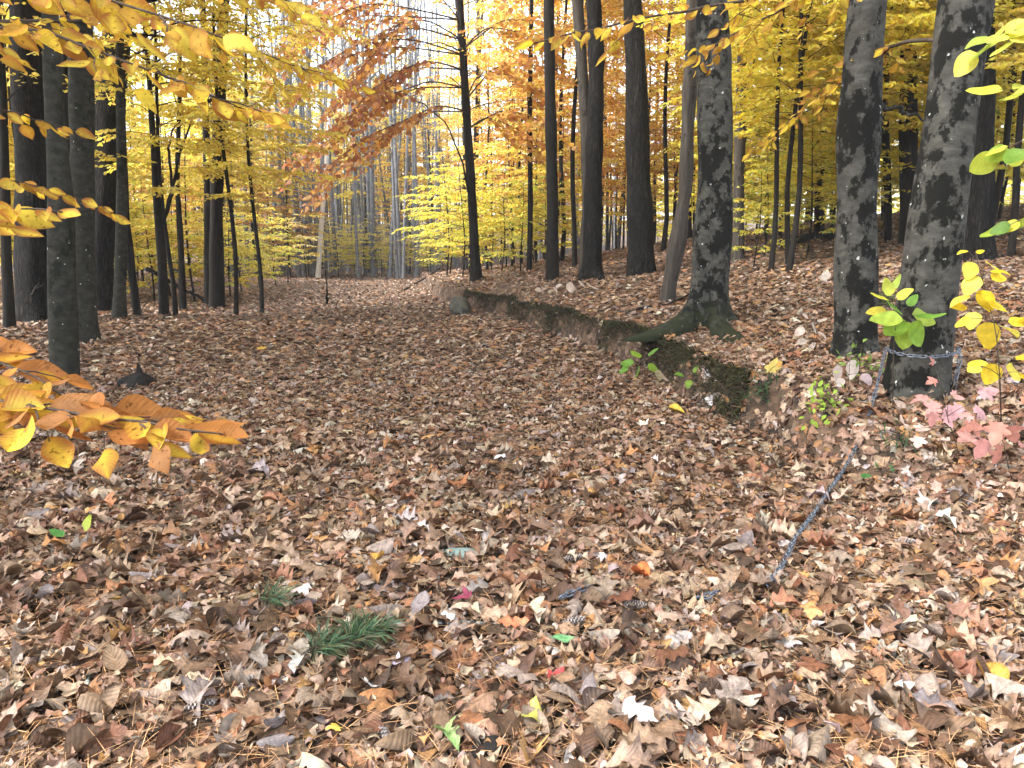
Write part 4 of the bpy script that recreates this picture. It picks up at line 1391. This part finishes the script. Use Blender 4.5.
for i, (px, py, w) in enumerate([(765, 392, 26), (880, 300, 20), (900, 440, 30)]):
    leaf_plant('hemlock_seedling', ['dark green needle tuft on the bank below the yellow star leaf', 'dark tuft of needles between the two blotched beeches', 'dark grassy tuft beside the hanging chain'][i], 'plant', (px, py + 8), [(px, py + 2), (px, py - 6)],
               [(px + g_.normal(0, w / 2.6), py + g_.normal(0, 6), g_.uniform(8, 16), g_.uniform(0, 360), (.05, .12, .045)) for _ in range(70)],
               [(np.array([[-.05, 0, 0], [.05, 0, 0], [.04, .6, .05], [-.04, .6, .05], [0, 1, 0]]), [np.array([[0, 1, 2, 3]]), np.array([[3, 2, 4]])], np.zeros((5, 2)))], seed=16 + i, spread=.1)


# ------------------------------------------------------------------ moss fringe on the bank's lip
def moss():
    g = np.random.default_rng(31)
    n = 24000
    y = 5.6 + 13 * g.random(n) ** 1.3
    xe = np.interp(y, EDGE_Y, EDGE_X) + .09 * wob(0 * y + 3, y, 2.6, 2) + .05 * np.sin(y * 5.1)
    x = xe + g.normal(.13, .05, n) + .04 * np.sin(y * 3)
    keep = wob(x, y, 2.2, 7) + g.normal(0, .3, n) > -.85 - .2 * np.sin(y * 1.7)
    x, y = x[keep], y[keep]
    n = len(x)
    D = unit(np.stack([-g.uniform(.3, 1.2, n), g.normal(0, .5, n), g.normal(.0, .5, n)], -1))
    N = np.stack([g.normal(-.4, .4, n), g.normal(0, .4, n), np.ones(n)], -1)
    tm = [(np.array([[-.06, 0, 0], [.06, 0, 0], [.05, .5, .12], [-.05, .5, .12], [.0, 1, -.1]]), [np.array([[0, 1, 2, 3]]), np.array([[3, 2, 4]])], np.zeros((5, 2)))]
    c = np.array([[.016, .020, .007], [.025, .030, .009], [.016, .013, .007], [.035, .038, .012], [.022, .015, .009]])[g.integers(0, 5, n)]
    geo = Geo()
    put_leaves(geo, tm, np.stack([x, y, h(x, y) - .005], -1), D, unit(N), g.uniform(.03, .10, n), c, 0, g)
    tag(geo.build('moss', [M_LITTER]), 'dark green moss and rootlets fringing the lip of the bank', 'moss', kind='stuff')


moss()


# ------------------------------------------------------------------ sticks, logs, stones
def stick(name, pts, r, label, material, cat='stick', group=None, twigs=0, seed=0, lift=None, rel=None):
    """pts: pixels on the ground (or (px,py,Y) in the air)"""
    g = np.random.default_rng(seed)
    W = []
    for p in pts:
        if len(p) == 2:
            q = ground(*p)
            q[2] += (lift if lift is not None else r * 1.1 + .012)
        else:
            q = at(*p)
        W.append(q)
    W = np.array(W)
    s = np.concatenate([[0], np.cumsum(np.linalg.norm(np.diff(W, axis=0), axis=1))])
    k = max(10, int(s[-1] / .06))
    u = np.linspace(0, s[-1], k)
    P = np.stack([np.interp(u, s, W[:, c]) for c in range(3)], -1)
    for _ in range(2):
        P[1:-1] = (P[:-2] + 2 * P[1:-1] + P[2:]) / 4
    P[1:-1] += g.normal(0, r * .25, (k - 2, 3))
    org = P[0].copy()
    geo = Geo()
    geo.add(*tube(P - org, r * np.linspace(1, .55, k), 10, .08, seed))
    for j in range(twigs):
        i = g.integers(k // 5, k - 1)
        d = unit(P[min(i + 1, k - 1)] - P[i - 1])
        a = g.uniform(-1.2, 1.2)
        dd = unit(np.array([d[0] * math.cos(a) - d[1] * math.sin(a), d[0] * math.sin(a) + d[1] * math.cos(a), g.uniform(-.1, .5)]))
        L = g.uniform(.12, .4)
        t = np.linspace(0, 1, 5)[:, None]
        A = P[i] + dd * t * L + g.normal(0, .012, (5, 3)) * t
        geo.add(*tube(A - org, r * np.linspace(.5, .2, 5), 6))
    o = geo.build(name, [material], None, org)
    return tag(o, label, cat, group)


M_LICHEN = simple('lichen_stick', (.03, .028, .026), (.34, .38, .36), .9, 38., lo=.45, hi=.6)
stick('fallen_stick', [(388, 631), (430, 629), (470, 627), (505, 631)], .008, 'black stick spotted with white lichen beside the maroon leaf', M_LICHEN, seed=1)
stick('fallen_stick', [(93, 640), (90, 672), (87, 706)], .010, 'short dark stick crusted with grey lichen on the near litter', M_LICHEN, seed=2)
stick('fallen_stick', [(498, 464), (530, 462), (562, 460)], .012, 'straight grey stick lying across the middle of the path', M_DEAD, seed=3)
stick('dead_branch', [(672, 402), (700, 408), (722, 418), (748, 436)], .010, 'bare branched dead branch sliding down the bank', M_DEAD, 'dead branch', twigs=12, seed=4)
stick('fallen_log', [(146, 268, 17.5), (175, 284, 17.8), (213, 305, 18.2)], .055, 'slanting dead pole leaning on the black twin stems', M_DARK, 'log', seed=5)
stick('fallen_log', [(782, 247), (815, 240), (850, 239)], .11, 'dark fallen log lying on the slope behind the upright blotched beech', M_DARK, 'log', seed=6, lift=.06)
stick('dead_branch', [(8, 326), (24, 312), (36, 286, 12.3)], .018, 'pale crooked dead branch by the foot of the broad oak', M_DEAD, 'dead branch', twigs=2, seed=7)
stick('dead_branch', [(124, 330), (136, 318), (147, 303, 13.2)], .014, 'pale dead branch propped near the slim grey trunk', M_DEAD, 'dead branch', twigs=2, seed=8)
stick('fallen_stick', [(152, 325), (160, 331), (165, 337)], .016, 'pale short stick on the litter left of the path', M_DEAD, seed=9)
stick('dead_branch', [(636, 311), (668, 306), (690, 296)], .018, 'dark dead branch at the foot of the leaning dead snag', M_DARK, 'dead branch', twigs=3, seed=10)
stick('bare_sapling', [(327, 304), (327, 288, 18.6), (325, 270, 18.7)], .03, 'short bare dead sapling standing alone in the far path', M_DARK, 'sapling', twigs=2, seed=11, lift=-.03)
stick('fallen_log', [(402, 292), (418, 283), (440, 268, 30)], .05, 'slanting dead stem at the bend of the far path', M_DARK, 'log', seed=12, lift=.02)


def rock(name, px, py, w, d, hh, label, material, seed, cat='boulder', sink=.1):
    c = ground(px, py)
    import bmesh
    bm = bmesh.new()
    bmesh.ops.create_icosphere(bm, subdivisions=4, radius=1)
    g = np.random.default_rng(seed)
    ph = g.uniform(0, 6, 12)
    for v in bm.verts:
        p = v.co.copy()
        f = 1 + .14 * math.sin(2.3 * p.x + ph[0] + 1.6 * math.sin(2 * p.y + ph[1])) + .10 * math.sin(3.9 * p.y + ph[2] + p.z * 2) + .05 * math.sin(8 * p.z + ph[3] + 5 * p.x) + .03 * math.sin(13 * p.x + ph[4] + 9 * p.y)
        v.co = Vector((p.x * w * f, p.y * d * f, (p.z * f) * hh))
    me = bpy.data.meshes.new(name)
    bm.to_mesh(me)
    bm.free()
    for p in me.polygons:
        p.use_smooth = True
    me.materials.append(material)
    o = link(name, me, None, (c[0], c[1], c[2] + hh * (1 - sink) - hh * .55))
    return tag(o, label, cat)


M_STONE = simple('mossy_stone', (.03, .034, .026), (.09, .09, .08), .9, 9., bump=.6)
M_SLATE = simple('greenish_slate', (.10, .16, .15), (.20, .27, .25), .7, 20., bump=.4)
M_BLACK = simple('rough_black', (.004, .004, .004), (.014, .012, .010), .95, 20., bump=1.)
rock('boulder', 460, 314, .26, .40, .25, 'grey boulder half sunk in the end of the bank beside the path', M_STONE, 3)
rock('flat_stone', 462, 557, .075, .045, .025, 'flat greenish stone showing through the leaves of the near path', M_SLATE, 4, 'stone', -.2)


def heap():  # unidentified dark spot, built as a black heap with a splinter
    c = ground(140, 386)
    t = thing('black_heap', c, 'low black heap with an upright splinter beside the path', 'heap')
    geo = Geo()
    z = np.array([-.05, 0, .03, .07, .10, .125, .14])
    geo.add(*tube(np.stack([z * .2, z * 0, z], -1), [.25, .23, .20, .155, .11, .06, .02], 30, .13, 5))
    geo.build('mound', [M_BLACK], t)
    geo = Geo()
    geo.add(*tube([[.0, 0, .06], [.005, 0, .15], [.0, .0, .20], [.004, 0, .235]], [.026, .024, .018, .006], 9, .12, 4))
    geo.build('splinter', [M_DARK], t)


heap()
rock('black_cone', 487, 757, .05, .04, .03, 'small black lump near the bottom of the view', M_BLACK, 9, 'wood lump', -.3).name = 'black_lump'  # dark lump of unknown matter, plain black


# ------------------------------------------------------------------ chain
M_STEEL = simple('galvanised_steel', (.08, .095, .12), (.24, .28, .35), .42, 30., .75, .5, .2)


def link_mesh():
    a, b, w = .0135, .0095, .0038      # half straight length, bend radius, wire radius
    pts = []
    for k in range(8):
        t = -math.pi / 2 + math.pi * k / 7
        pts.append((a + b * math.cos(t), b * math.sin(t)))
    for k in range(8):
        t = math.pi / 2 + math.pi * k / 7
        pts.append((-a + b * math.cos(t), b * math.sin(t)))
    n, m = len(pts), 7
    V = []
    for k in range(n):
        p, q, o = np.array(pts[k]), np.array(pts[(k + 1) % n]), np.array(pts[k - 1])
        d = (q - o) / np.linalg.norm(q - o)
        nn = np.array([d[1], -d[0]])
        for j in range(m):
            t = 2 * math.pi * j / m
            V.append((p[0] + nn[0] * w * math.cos(t), p[1] + nn[1] * w * math.cos(t), w * math.sin(t)))
    Q = [(k * m + j, k * m + (j + 1) % m, ((k + 1) % n) * m + (j + 1) % m, ((k + 1) % n) * m + j) for k in range(n) for j in range(m)]
    return raw_mesh('chain_link', V, [np.array(Q)], [M_STEEL])


LINK = link_mesh()


def chain(runs, label, org):
    t = thing('chain', org, label, 'chain')
    for P in runs:
        P = np.asarray(P)
        s = np.concatenate([[0], np.cumsum(np.linalg.norm(np.diff(P, axis=0), axis=1))])
        n = int(s[-1] / .0345)
        for k in range(n):
            c = [np.array([np.interp((k + e) * .0345, s, P[:, i]) for i in range(3)]) for e in (0, 1)]
            d = Vector(c[1] - c[0]).normalized()
            o = link('link', LINK, t)
            o.location = Vector((c[0] + c[1]) / 2 - org)
            q = d.to_track_quat('X', 'Z')
            from mathutils import Quaternion
            o.rotation_mode = 'QUATERNION'
            o.rotation_quaternion = q @ Quaternion((1, 0, 0), math.radians(45 + 90 * (k % 2) + float(RNG.normal(0, 12))))


def ground_run(pix, lift=.03):
    out = []
    for p in pix:
        q = ground(*p)
        out.append(q + [0, 0, lift])
    return out


ringz = .30
cx = fC + np.array([np.interp(ringz, QC[:, 2], QC[:, 0]), 0, ringz])
rr = float(np.interp(ringz, QC[:, 2], rC)) * 1.09 + .012
ring = [cx + [rr * math.cos(a), rr * math.sin(a), .03 * math.sin(a + .6)] for a in np.linspace(-.2, -math.pi - .35, 26)]
p0 = ring[-1]
lowp = ground(840, 484) + np.array([0, 0, .06])
hang = [p0 + (lowp - p0) * t + np.array([0, -.03, -.10]) * math.sin(math.pi * t) for t in np.linspace(0, 1, 14)]
runA = ring + hang[1:] + ground_run([(828, 500), (813, 523), (795, 547), (783, 574), (766, 598)], .05)
q0 = ring[0]
tail = [q0, q0 + [.01, -.03, -.08], q0 + [-.01, -.04, -.18], q0 + [-.02, -.05, -.27]]
chain([runA, tail, ground_run([(592, 599), (576, 605), (556, 614)], .06), ground_run([(716, 604), (704, 609), (690, 610)], .05)], 'steel chain tied round the leaning beech and trailing over the litter', cx)


# ------------------------------------------------------------------ cones and pine sprigs
M_CONE = simple('pine_cone_scale', (.05, .032, .024), (.13, .095, .075), .8, 60.)
M_CONETIP = simple('pine_cone_resin_tip', (.16, .14, .13), (.32, .29, .28), .7, 60.)
M_NEEDLE = leaf_material('green_needles', .1, .5, .4, .3)


def cone_mesh():
    g = Geo()
    L = .115
    g.add(*tube([[0, 0, 0], [L * .3, 0, 0], [L * .7, 0, 0], [L, 0, 0]], [.008, .010, .008, .003], 8), 0)
    nS = 64
    for k in range(nS):
        u = (k + .5) / nS
        a = k * 2.39996
        r = .018 * math.sin(math.pi * (.12 + .84 * u)) ** .7 + .003
        e = np.array([0, math.cos(a), math.sin(a)])
        s = np.array([0, -math.sin(a), math.cos(a)])
        c = np.array([L * u, 0, 0])
        ax = np.array([1., 0, 0])
        w = .0085
        b0, m0, t0 = c + e * .004, c + e * r * .8 + ax * .008, c + e * r + ax * .014
        V = [b0 - s * w * .4, b0 + s * w * .4, m0 + s * w, m0 - s * w, t0 + s * w * .5, t0 - s * w * .5]
        V += [v - e * .002 - ax * .0015 for v in V]
        V = np.array(V)
        g.add(V, [np.array([[0, 1, 2, 3], [7, 6, 8, 9]])], 0)
        g.add(V, [np.array([[3, 2, 4, 5], [9, 8, 10, 11], [4, 5, 11, 10], [2, 4, 10, 8], [3, 5, 11, 9]])], 1)
    return g


_c = cone_mesh()
CONE = raw_mesh('pine_cone', np.concatenate(_c.V), _c.F, [M_CONE, M_CONETIP], None, None, _c.M, False)
for px, py, rz, label in [(397, 758, 2.3, 'dark pine cone at the bottom of the view near the black lump'), (182, 720, .35, 'brown pine cone lying among near leaves beside a curled strip of leaf'),
                          (562, 566, .1, 'dark pine cone with pale tips near the middle of the near path'), (622, 612, -.5, 'pale tipped pine cone below the orange leaf'),
                          (238, 700, 1.2, 'pine cone half under leaves near the green pine sprig'), (505, 665, .8, 'pine cone just below the lichened black stick'),
                          (660, 482, .1, 'small looking pine cone in the middle distance of the path'), (205, 632, .2, 'pine cone left of the green pine sprig'), (893, 548, 0, 'pine cone on the litter right of the trailing chain'),
                          (560, 632, .2, 'pine cone below the half buried bit of chain'), (725, 700, .1, 'pine cone on the near litter below the end of the chain')]:
    p = ground(px, py)
    o = link('pine_cone', CONE, None, (p[0], p[1], p[2] + .03))
    o.scale = (.75,) * 3
    o.rotation_euler = (RNG.uniform(0, 6), RNG.normal(0, .2), rz)
    tag(o, label, 'pine cone')


def sprig(px, py, ang, L, n, label, seed):
    g = np.random.default_rng(seed)
    p = ground(px, py)
    t = thing('pine_sprig', (p[0], p[1], p[2] + .06), label, 'pine sprig')
    d0 = np.array([math.cos(ang), math.sin(ang), 0.])
    tw = Geo()
    stems = [np.stack([d0 * L * u + np.array([0, 0, .012 * math.sin(3 * u)]) for u in np.linspace(0, 1, 8)])]
    for k in range(5):
        u = .2 + .6 * k / 4
        a2 = ang + (1 if k % 2 else -1) * g.uniform(.5, .9)
        b = d0 * L * u
        dd = np.array([math.cos(a2), math.sin(a2), .12])
        stems.append(np.stack([b + dd * L * .45 * v for v in np.linspace(0, 1, 5)]))
    P, D = [], []
    for s in stems:
        tw.add(*tube(s, np.linspace(.003, .0015, len(s)), 6))
        m = n // len(stems)
        u = g.uniform(.15, 1, m) * (len(s) - 1)
        i = np.minimum(u.astype(int), len(s) - 2)
        pp = s[i] + (s[i + 1] - s[i]) * (u - i)[:, None]
        dd = unit(s[i + 1] - s[i]) * .9 + g.normal(0, .75, (m, 3)) + [0, 0, -.05]
        P.append(pp)
        D.append(dd)
    tw.build('twig', [M_TWIG], t)
    P, D = np.concatenate(P), np.concatenate(D)
    tm = [(np.array([[-.009, 0, 0], [.009, 0, 0], [.009, .5, .04], [-.009, .5, .09], [.003, 1, -.03], [-.003, 1, -.03]]), [np.array([[0, 1, 2, 3], [3, 2, 4, 5]])], np.zeros((6, 2)))]
    ng = Geo()
    c = np.array([[.06, .13, .055], [.04, .085, .045], [.09, .15, .065], [.12, .11, .05]])[g.integers(0, 4, len(P))] * g.uniform(.7, 1.2, (len(P), 1))
    put_leaves(ng, tm, P, D, unit(g.normal(0, .6, (len(P), 3)) + [0, 0, 1]), g.uniform(.06, .10, len(P)), c, 0, g)
    ng.build('needles', [M_NEEDLE], t)


sprig(338, 664, .95, .16, 380, 'larger green pine sprig on the near litter beside the lichened black stick', 1)
sprig(302, 672, .75, .11, 230, 'smaller green pine sprig touching the larger one', 2)
sprig(256, 616, .3, .08, 110, 'tuft of dark pine needles further back than the larger sprig', 3)

# ------------------------------------------------------------------ the leaves one can tell apart on the near litter
def one_leaf(name, kind, px, py, size, colr, label, group, g, yaw=None, tilt=.25, lift=(.03, .055)):
    p = ground(px, py)
    x, y = p[0], p[1]
    tm = {'oak': OAK_HI, 'beech': BEECH_HI, 'maple': MAPLE, 'round': ROUND_HI}[kind]
    V, faces, U = tm[int(g.integers(len(tm)))]
    N = unit(slope_normal(np.array([x]), np.array([y])) + g.normal(0, tilt, (1, 3)))[0]
    a = g.uniform(0, 6.28) if yaw is None else yaw
    D = np.array([math.cos(a), math.sin(a), 0])
    D = unit(D - N * D.dot(N))
    B = np.cross(D, N)
    if g.random() < .4:
        N = -N
    W = size * (V[:, 0:1] * B + (V[:, 1:2] - .5) * D + V[:, 2:3] * N)
    W[:, 2] -= W[:, 2].mean()
    me = raw_mesh(name, W, faces, [M_LITTER], np.tile(np.clip(np.array(colr) * .8, .005, .9), (len(W), 1)), U)
    o = link(name, me, None, (x, y, p[2] + g.uniform(*lift)))
    return tag(o, label, 'leaf', group)


def near_leaves():
    g = np.random.default_rng(55)
    special = [('maple', 465, 610, .095, (.22, .035, .07), 'maroon maple leaf beside the lichened black stick'), ('beech', 640, 582, .12, (.62, .17, .05), 'bright orange leaf near the middle of the near path'),
               ('oak', 514, 636, .11, (.62, .20, .10), 'salmon orange leaf left of the half buried bit of chain'), ('beech', 562, 654, .085, (.14, .33, .14), 'green fallen leaf below the salmon orange leaf'),
               ('oak', 450, 752, .11, (.26, .42, .14), 'light green oak leaf by the black lump'), ('maple', 336, 746, .06, (.70, .48, .08), 'small yellow leaf at the bottom of the view near a pine cone'),
               ('oak', 529, 732, .09, (.50, .46, .10), 'yellowish green oak leaf in the bottom litter'), ('maple', 556, 691, .075, (.42, .05, .05), 'red maple leaf in the near litter'),
               ('beech', 676, 416, .16, (.62, .42, .05), 'yellow leaf lying below the dead branch on the bank'), ('oak', 640, 730, .13, (.50, .44, .42), 'large bleached white leaf low in the near litter'),
               ('maple', 302, 603, .11, (.66, .56, .54), 'pinkish white maple leaf above the pine sprig'), ('oak', 25, 640, .11, (.62, .53, .44), 'pale cream leaf on the litter at the near edge of the path'),
               ('maple', 370, 702, .08, (.78, .76, .74), 'white crumpled leaf below the pine sprig'), ('maple', 450, 628, .075, (.76, .73, .72), 'white leaf lying across the lichened black stick'),
               ('beech', 606, 426, .11, (.62, .57, .54), 'pale round leaf lying out on the path by itself'), ('maple', 480, 543, .09, (.70, .64, .58), 'upturned pale leaf beside the flat greenish stone'),
               ('beech', 380, 567, .085, (.66, .36, .08), 'amber leaf left of the flat greenish stone'), ('beech', 985, 690, .16, (.55, .29, .06), 'long golden brown leaf near the right edge'),
               ('maple', 400, 675, .07, (.58, .52, .64), 'lavender grey leaf between sprig and stick'), ('oak', 458, 490, .15, (.40, .16, .07), 'rust red leaf farther up the near path'),
               ('maple', 500, 464, .10, (.74, .72, .74), 'white leaf touching the straight grey stick'), ('maple', 262, 352, .2, (.55, .34, .06), 'yellow leaf far up the path alone in the brown litter'),
               ('maple', 706, 382, .16, (.72, .70, .72), 'white leaf on the bank above the dead branch'), ('maple', 710, 408, .14, (.70, .66, .68), 'white crumpled leaf beside the dead branch'), ('beech', 120, 612, .10, (.45, .27, .06), 'mustard leaf on the near edge of the path')]
    for kind, px, py, sz, c, label in special:
        one_leaf(kind + '_leaf', kind, px, py, sz, c, label, None, g, None, .18, (.05, .065))
    look = {'tan': [(.28, .175, .11), (.33, .22, .14), (.25, .15, .085)], 'dark brown': [(.13, .07, .042), (.16, .09, .05), (.10, .058, .038)],
            'pale beige': [(.40, .30, .22), (.46, .38, .31), (.42, .33, .28)], 'reddish brown': [(.25, .105, .055), (.30, .13, .06), (.22, .085, .045)],
            'greyish mauve': [(.33, .28, .28), (.28, .23, .22)]}
    lw = ['tan'] * 8 + ['dark brown'] * 4 + ['pale beige'] * 6 + ['reddish brown'] * 4 + ['greyish mauve'] * 2
    for i in range(265):
        py = 470 + 298 * g.random() ** .75
        px = g.uniform(-8, 1032)
        kind = ['oak', 'oak', 'oak', 'beech', 'beech', 'beech', 'maple'][int(g.integers(7))]
        lk = lw[int(g.integers(len(lw)))]
        c = np.array(look[lk][int(g.integers(len(look[lk])))]) * g.uniform(.5, .8)
        one_leaf(kind + '_leaf', kind, px, py, g.uniform(.095, .145) * (1.1 if kind == 'oak' else .95), c,
                 f'{lk} dry {kind} leaf lying loose on top of the near litter', f'{lk} {kind} leaves on the near litter', g, None, .32, (.035, .06))


near_leaves()


def drifts():
    g = np.random.default_rng(91)
    geo = Geo()
    for foot, r in FEET:
        if foot[1] > 26:
            continue
        n = int(60 + 500 * r)
        a = g.uniform(0, 6.28, n)
        d = r * g.uniform(1.0, 1.25, n) + g.exponential(.12, n)
        x, y = foot[0] + d * np.cos(a), foot[1] + d * np.sin(a)
        z = h(x, y) + .015 + .07 * np.exp(-(d - r) / .1) * g.random(n)
        N = unit(np.stack([np.cos(a) * .55, np.sin(a) * .55, np.ones(n)], -1) + g.normal(0, .35, (n, 3)))
        b = g.uniform(0, 6.28, n)
        D = np.stack([np.cos(b), np.sin(b), np.zeros(n)], -1)
        D = unit(D - N * (D * N).sum(1, keepdims=True))
        sz = g.uniform(.06, .12, n)
        put_leaves(geo, OAK_MID + BEECH_MID, np.stack([x, y, z], -1) - D * sz[:, None] * .5, D, N, sz, litter_colours(n, g), 0, g)
    tag(geo.build('leaf_drift', [M_LITTER]), 'brown fallen leaves drifted against the feet of the trees', 'fallen leaves', kind='stuff')


drifts()


# ------------------------------------------------------------------ air
def haze():
    import bmesh
    me = bpy.data.meshes.new('haze')
    bm = bmesh.new()
    bmesh.ops.create_cube(bm, size=1)
    bm.to_mesh(me)
    bm.free()
    m, n, l, b, out = mat('autumn_air')
    n.remove(b)
    v = n.new('ShaderNodeVolumePrincipled')
    v.inputs['Color'].default_value = (.92, .95, 1, 1)
    v.inputs['Density'].default_value = HAZE
    v.inputs['Anisotropy'].default_value = .0
    l.new(v.outputs[0], out.inputs['Volume'])
    me.materials.append(m)
    o = link('haze', me, None, (0, 130, 18.5))
    o.scale = (540, 470, 45)
    tag(o, kind='stuff')


haze()
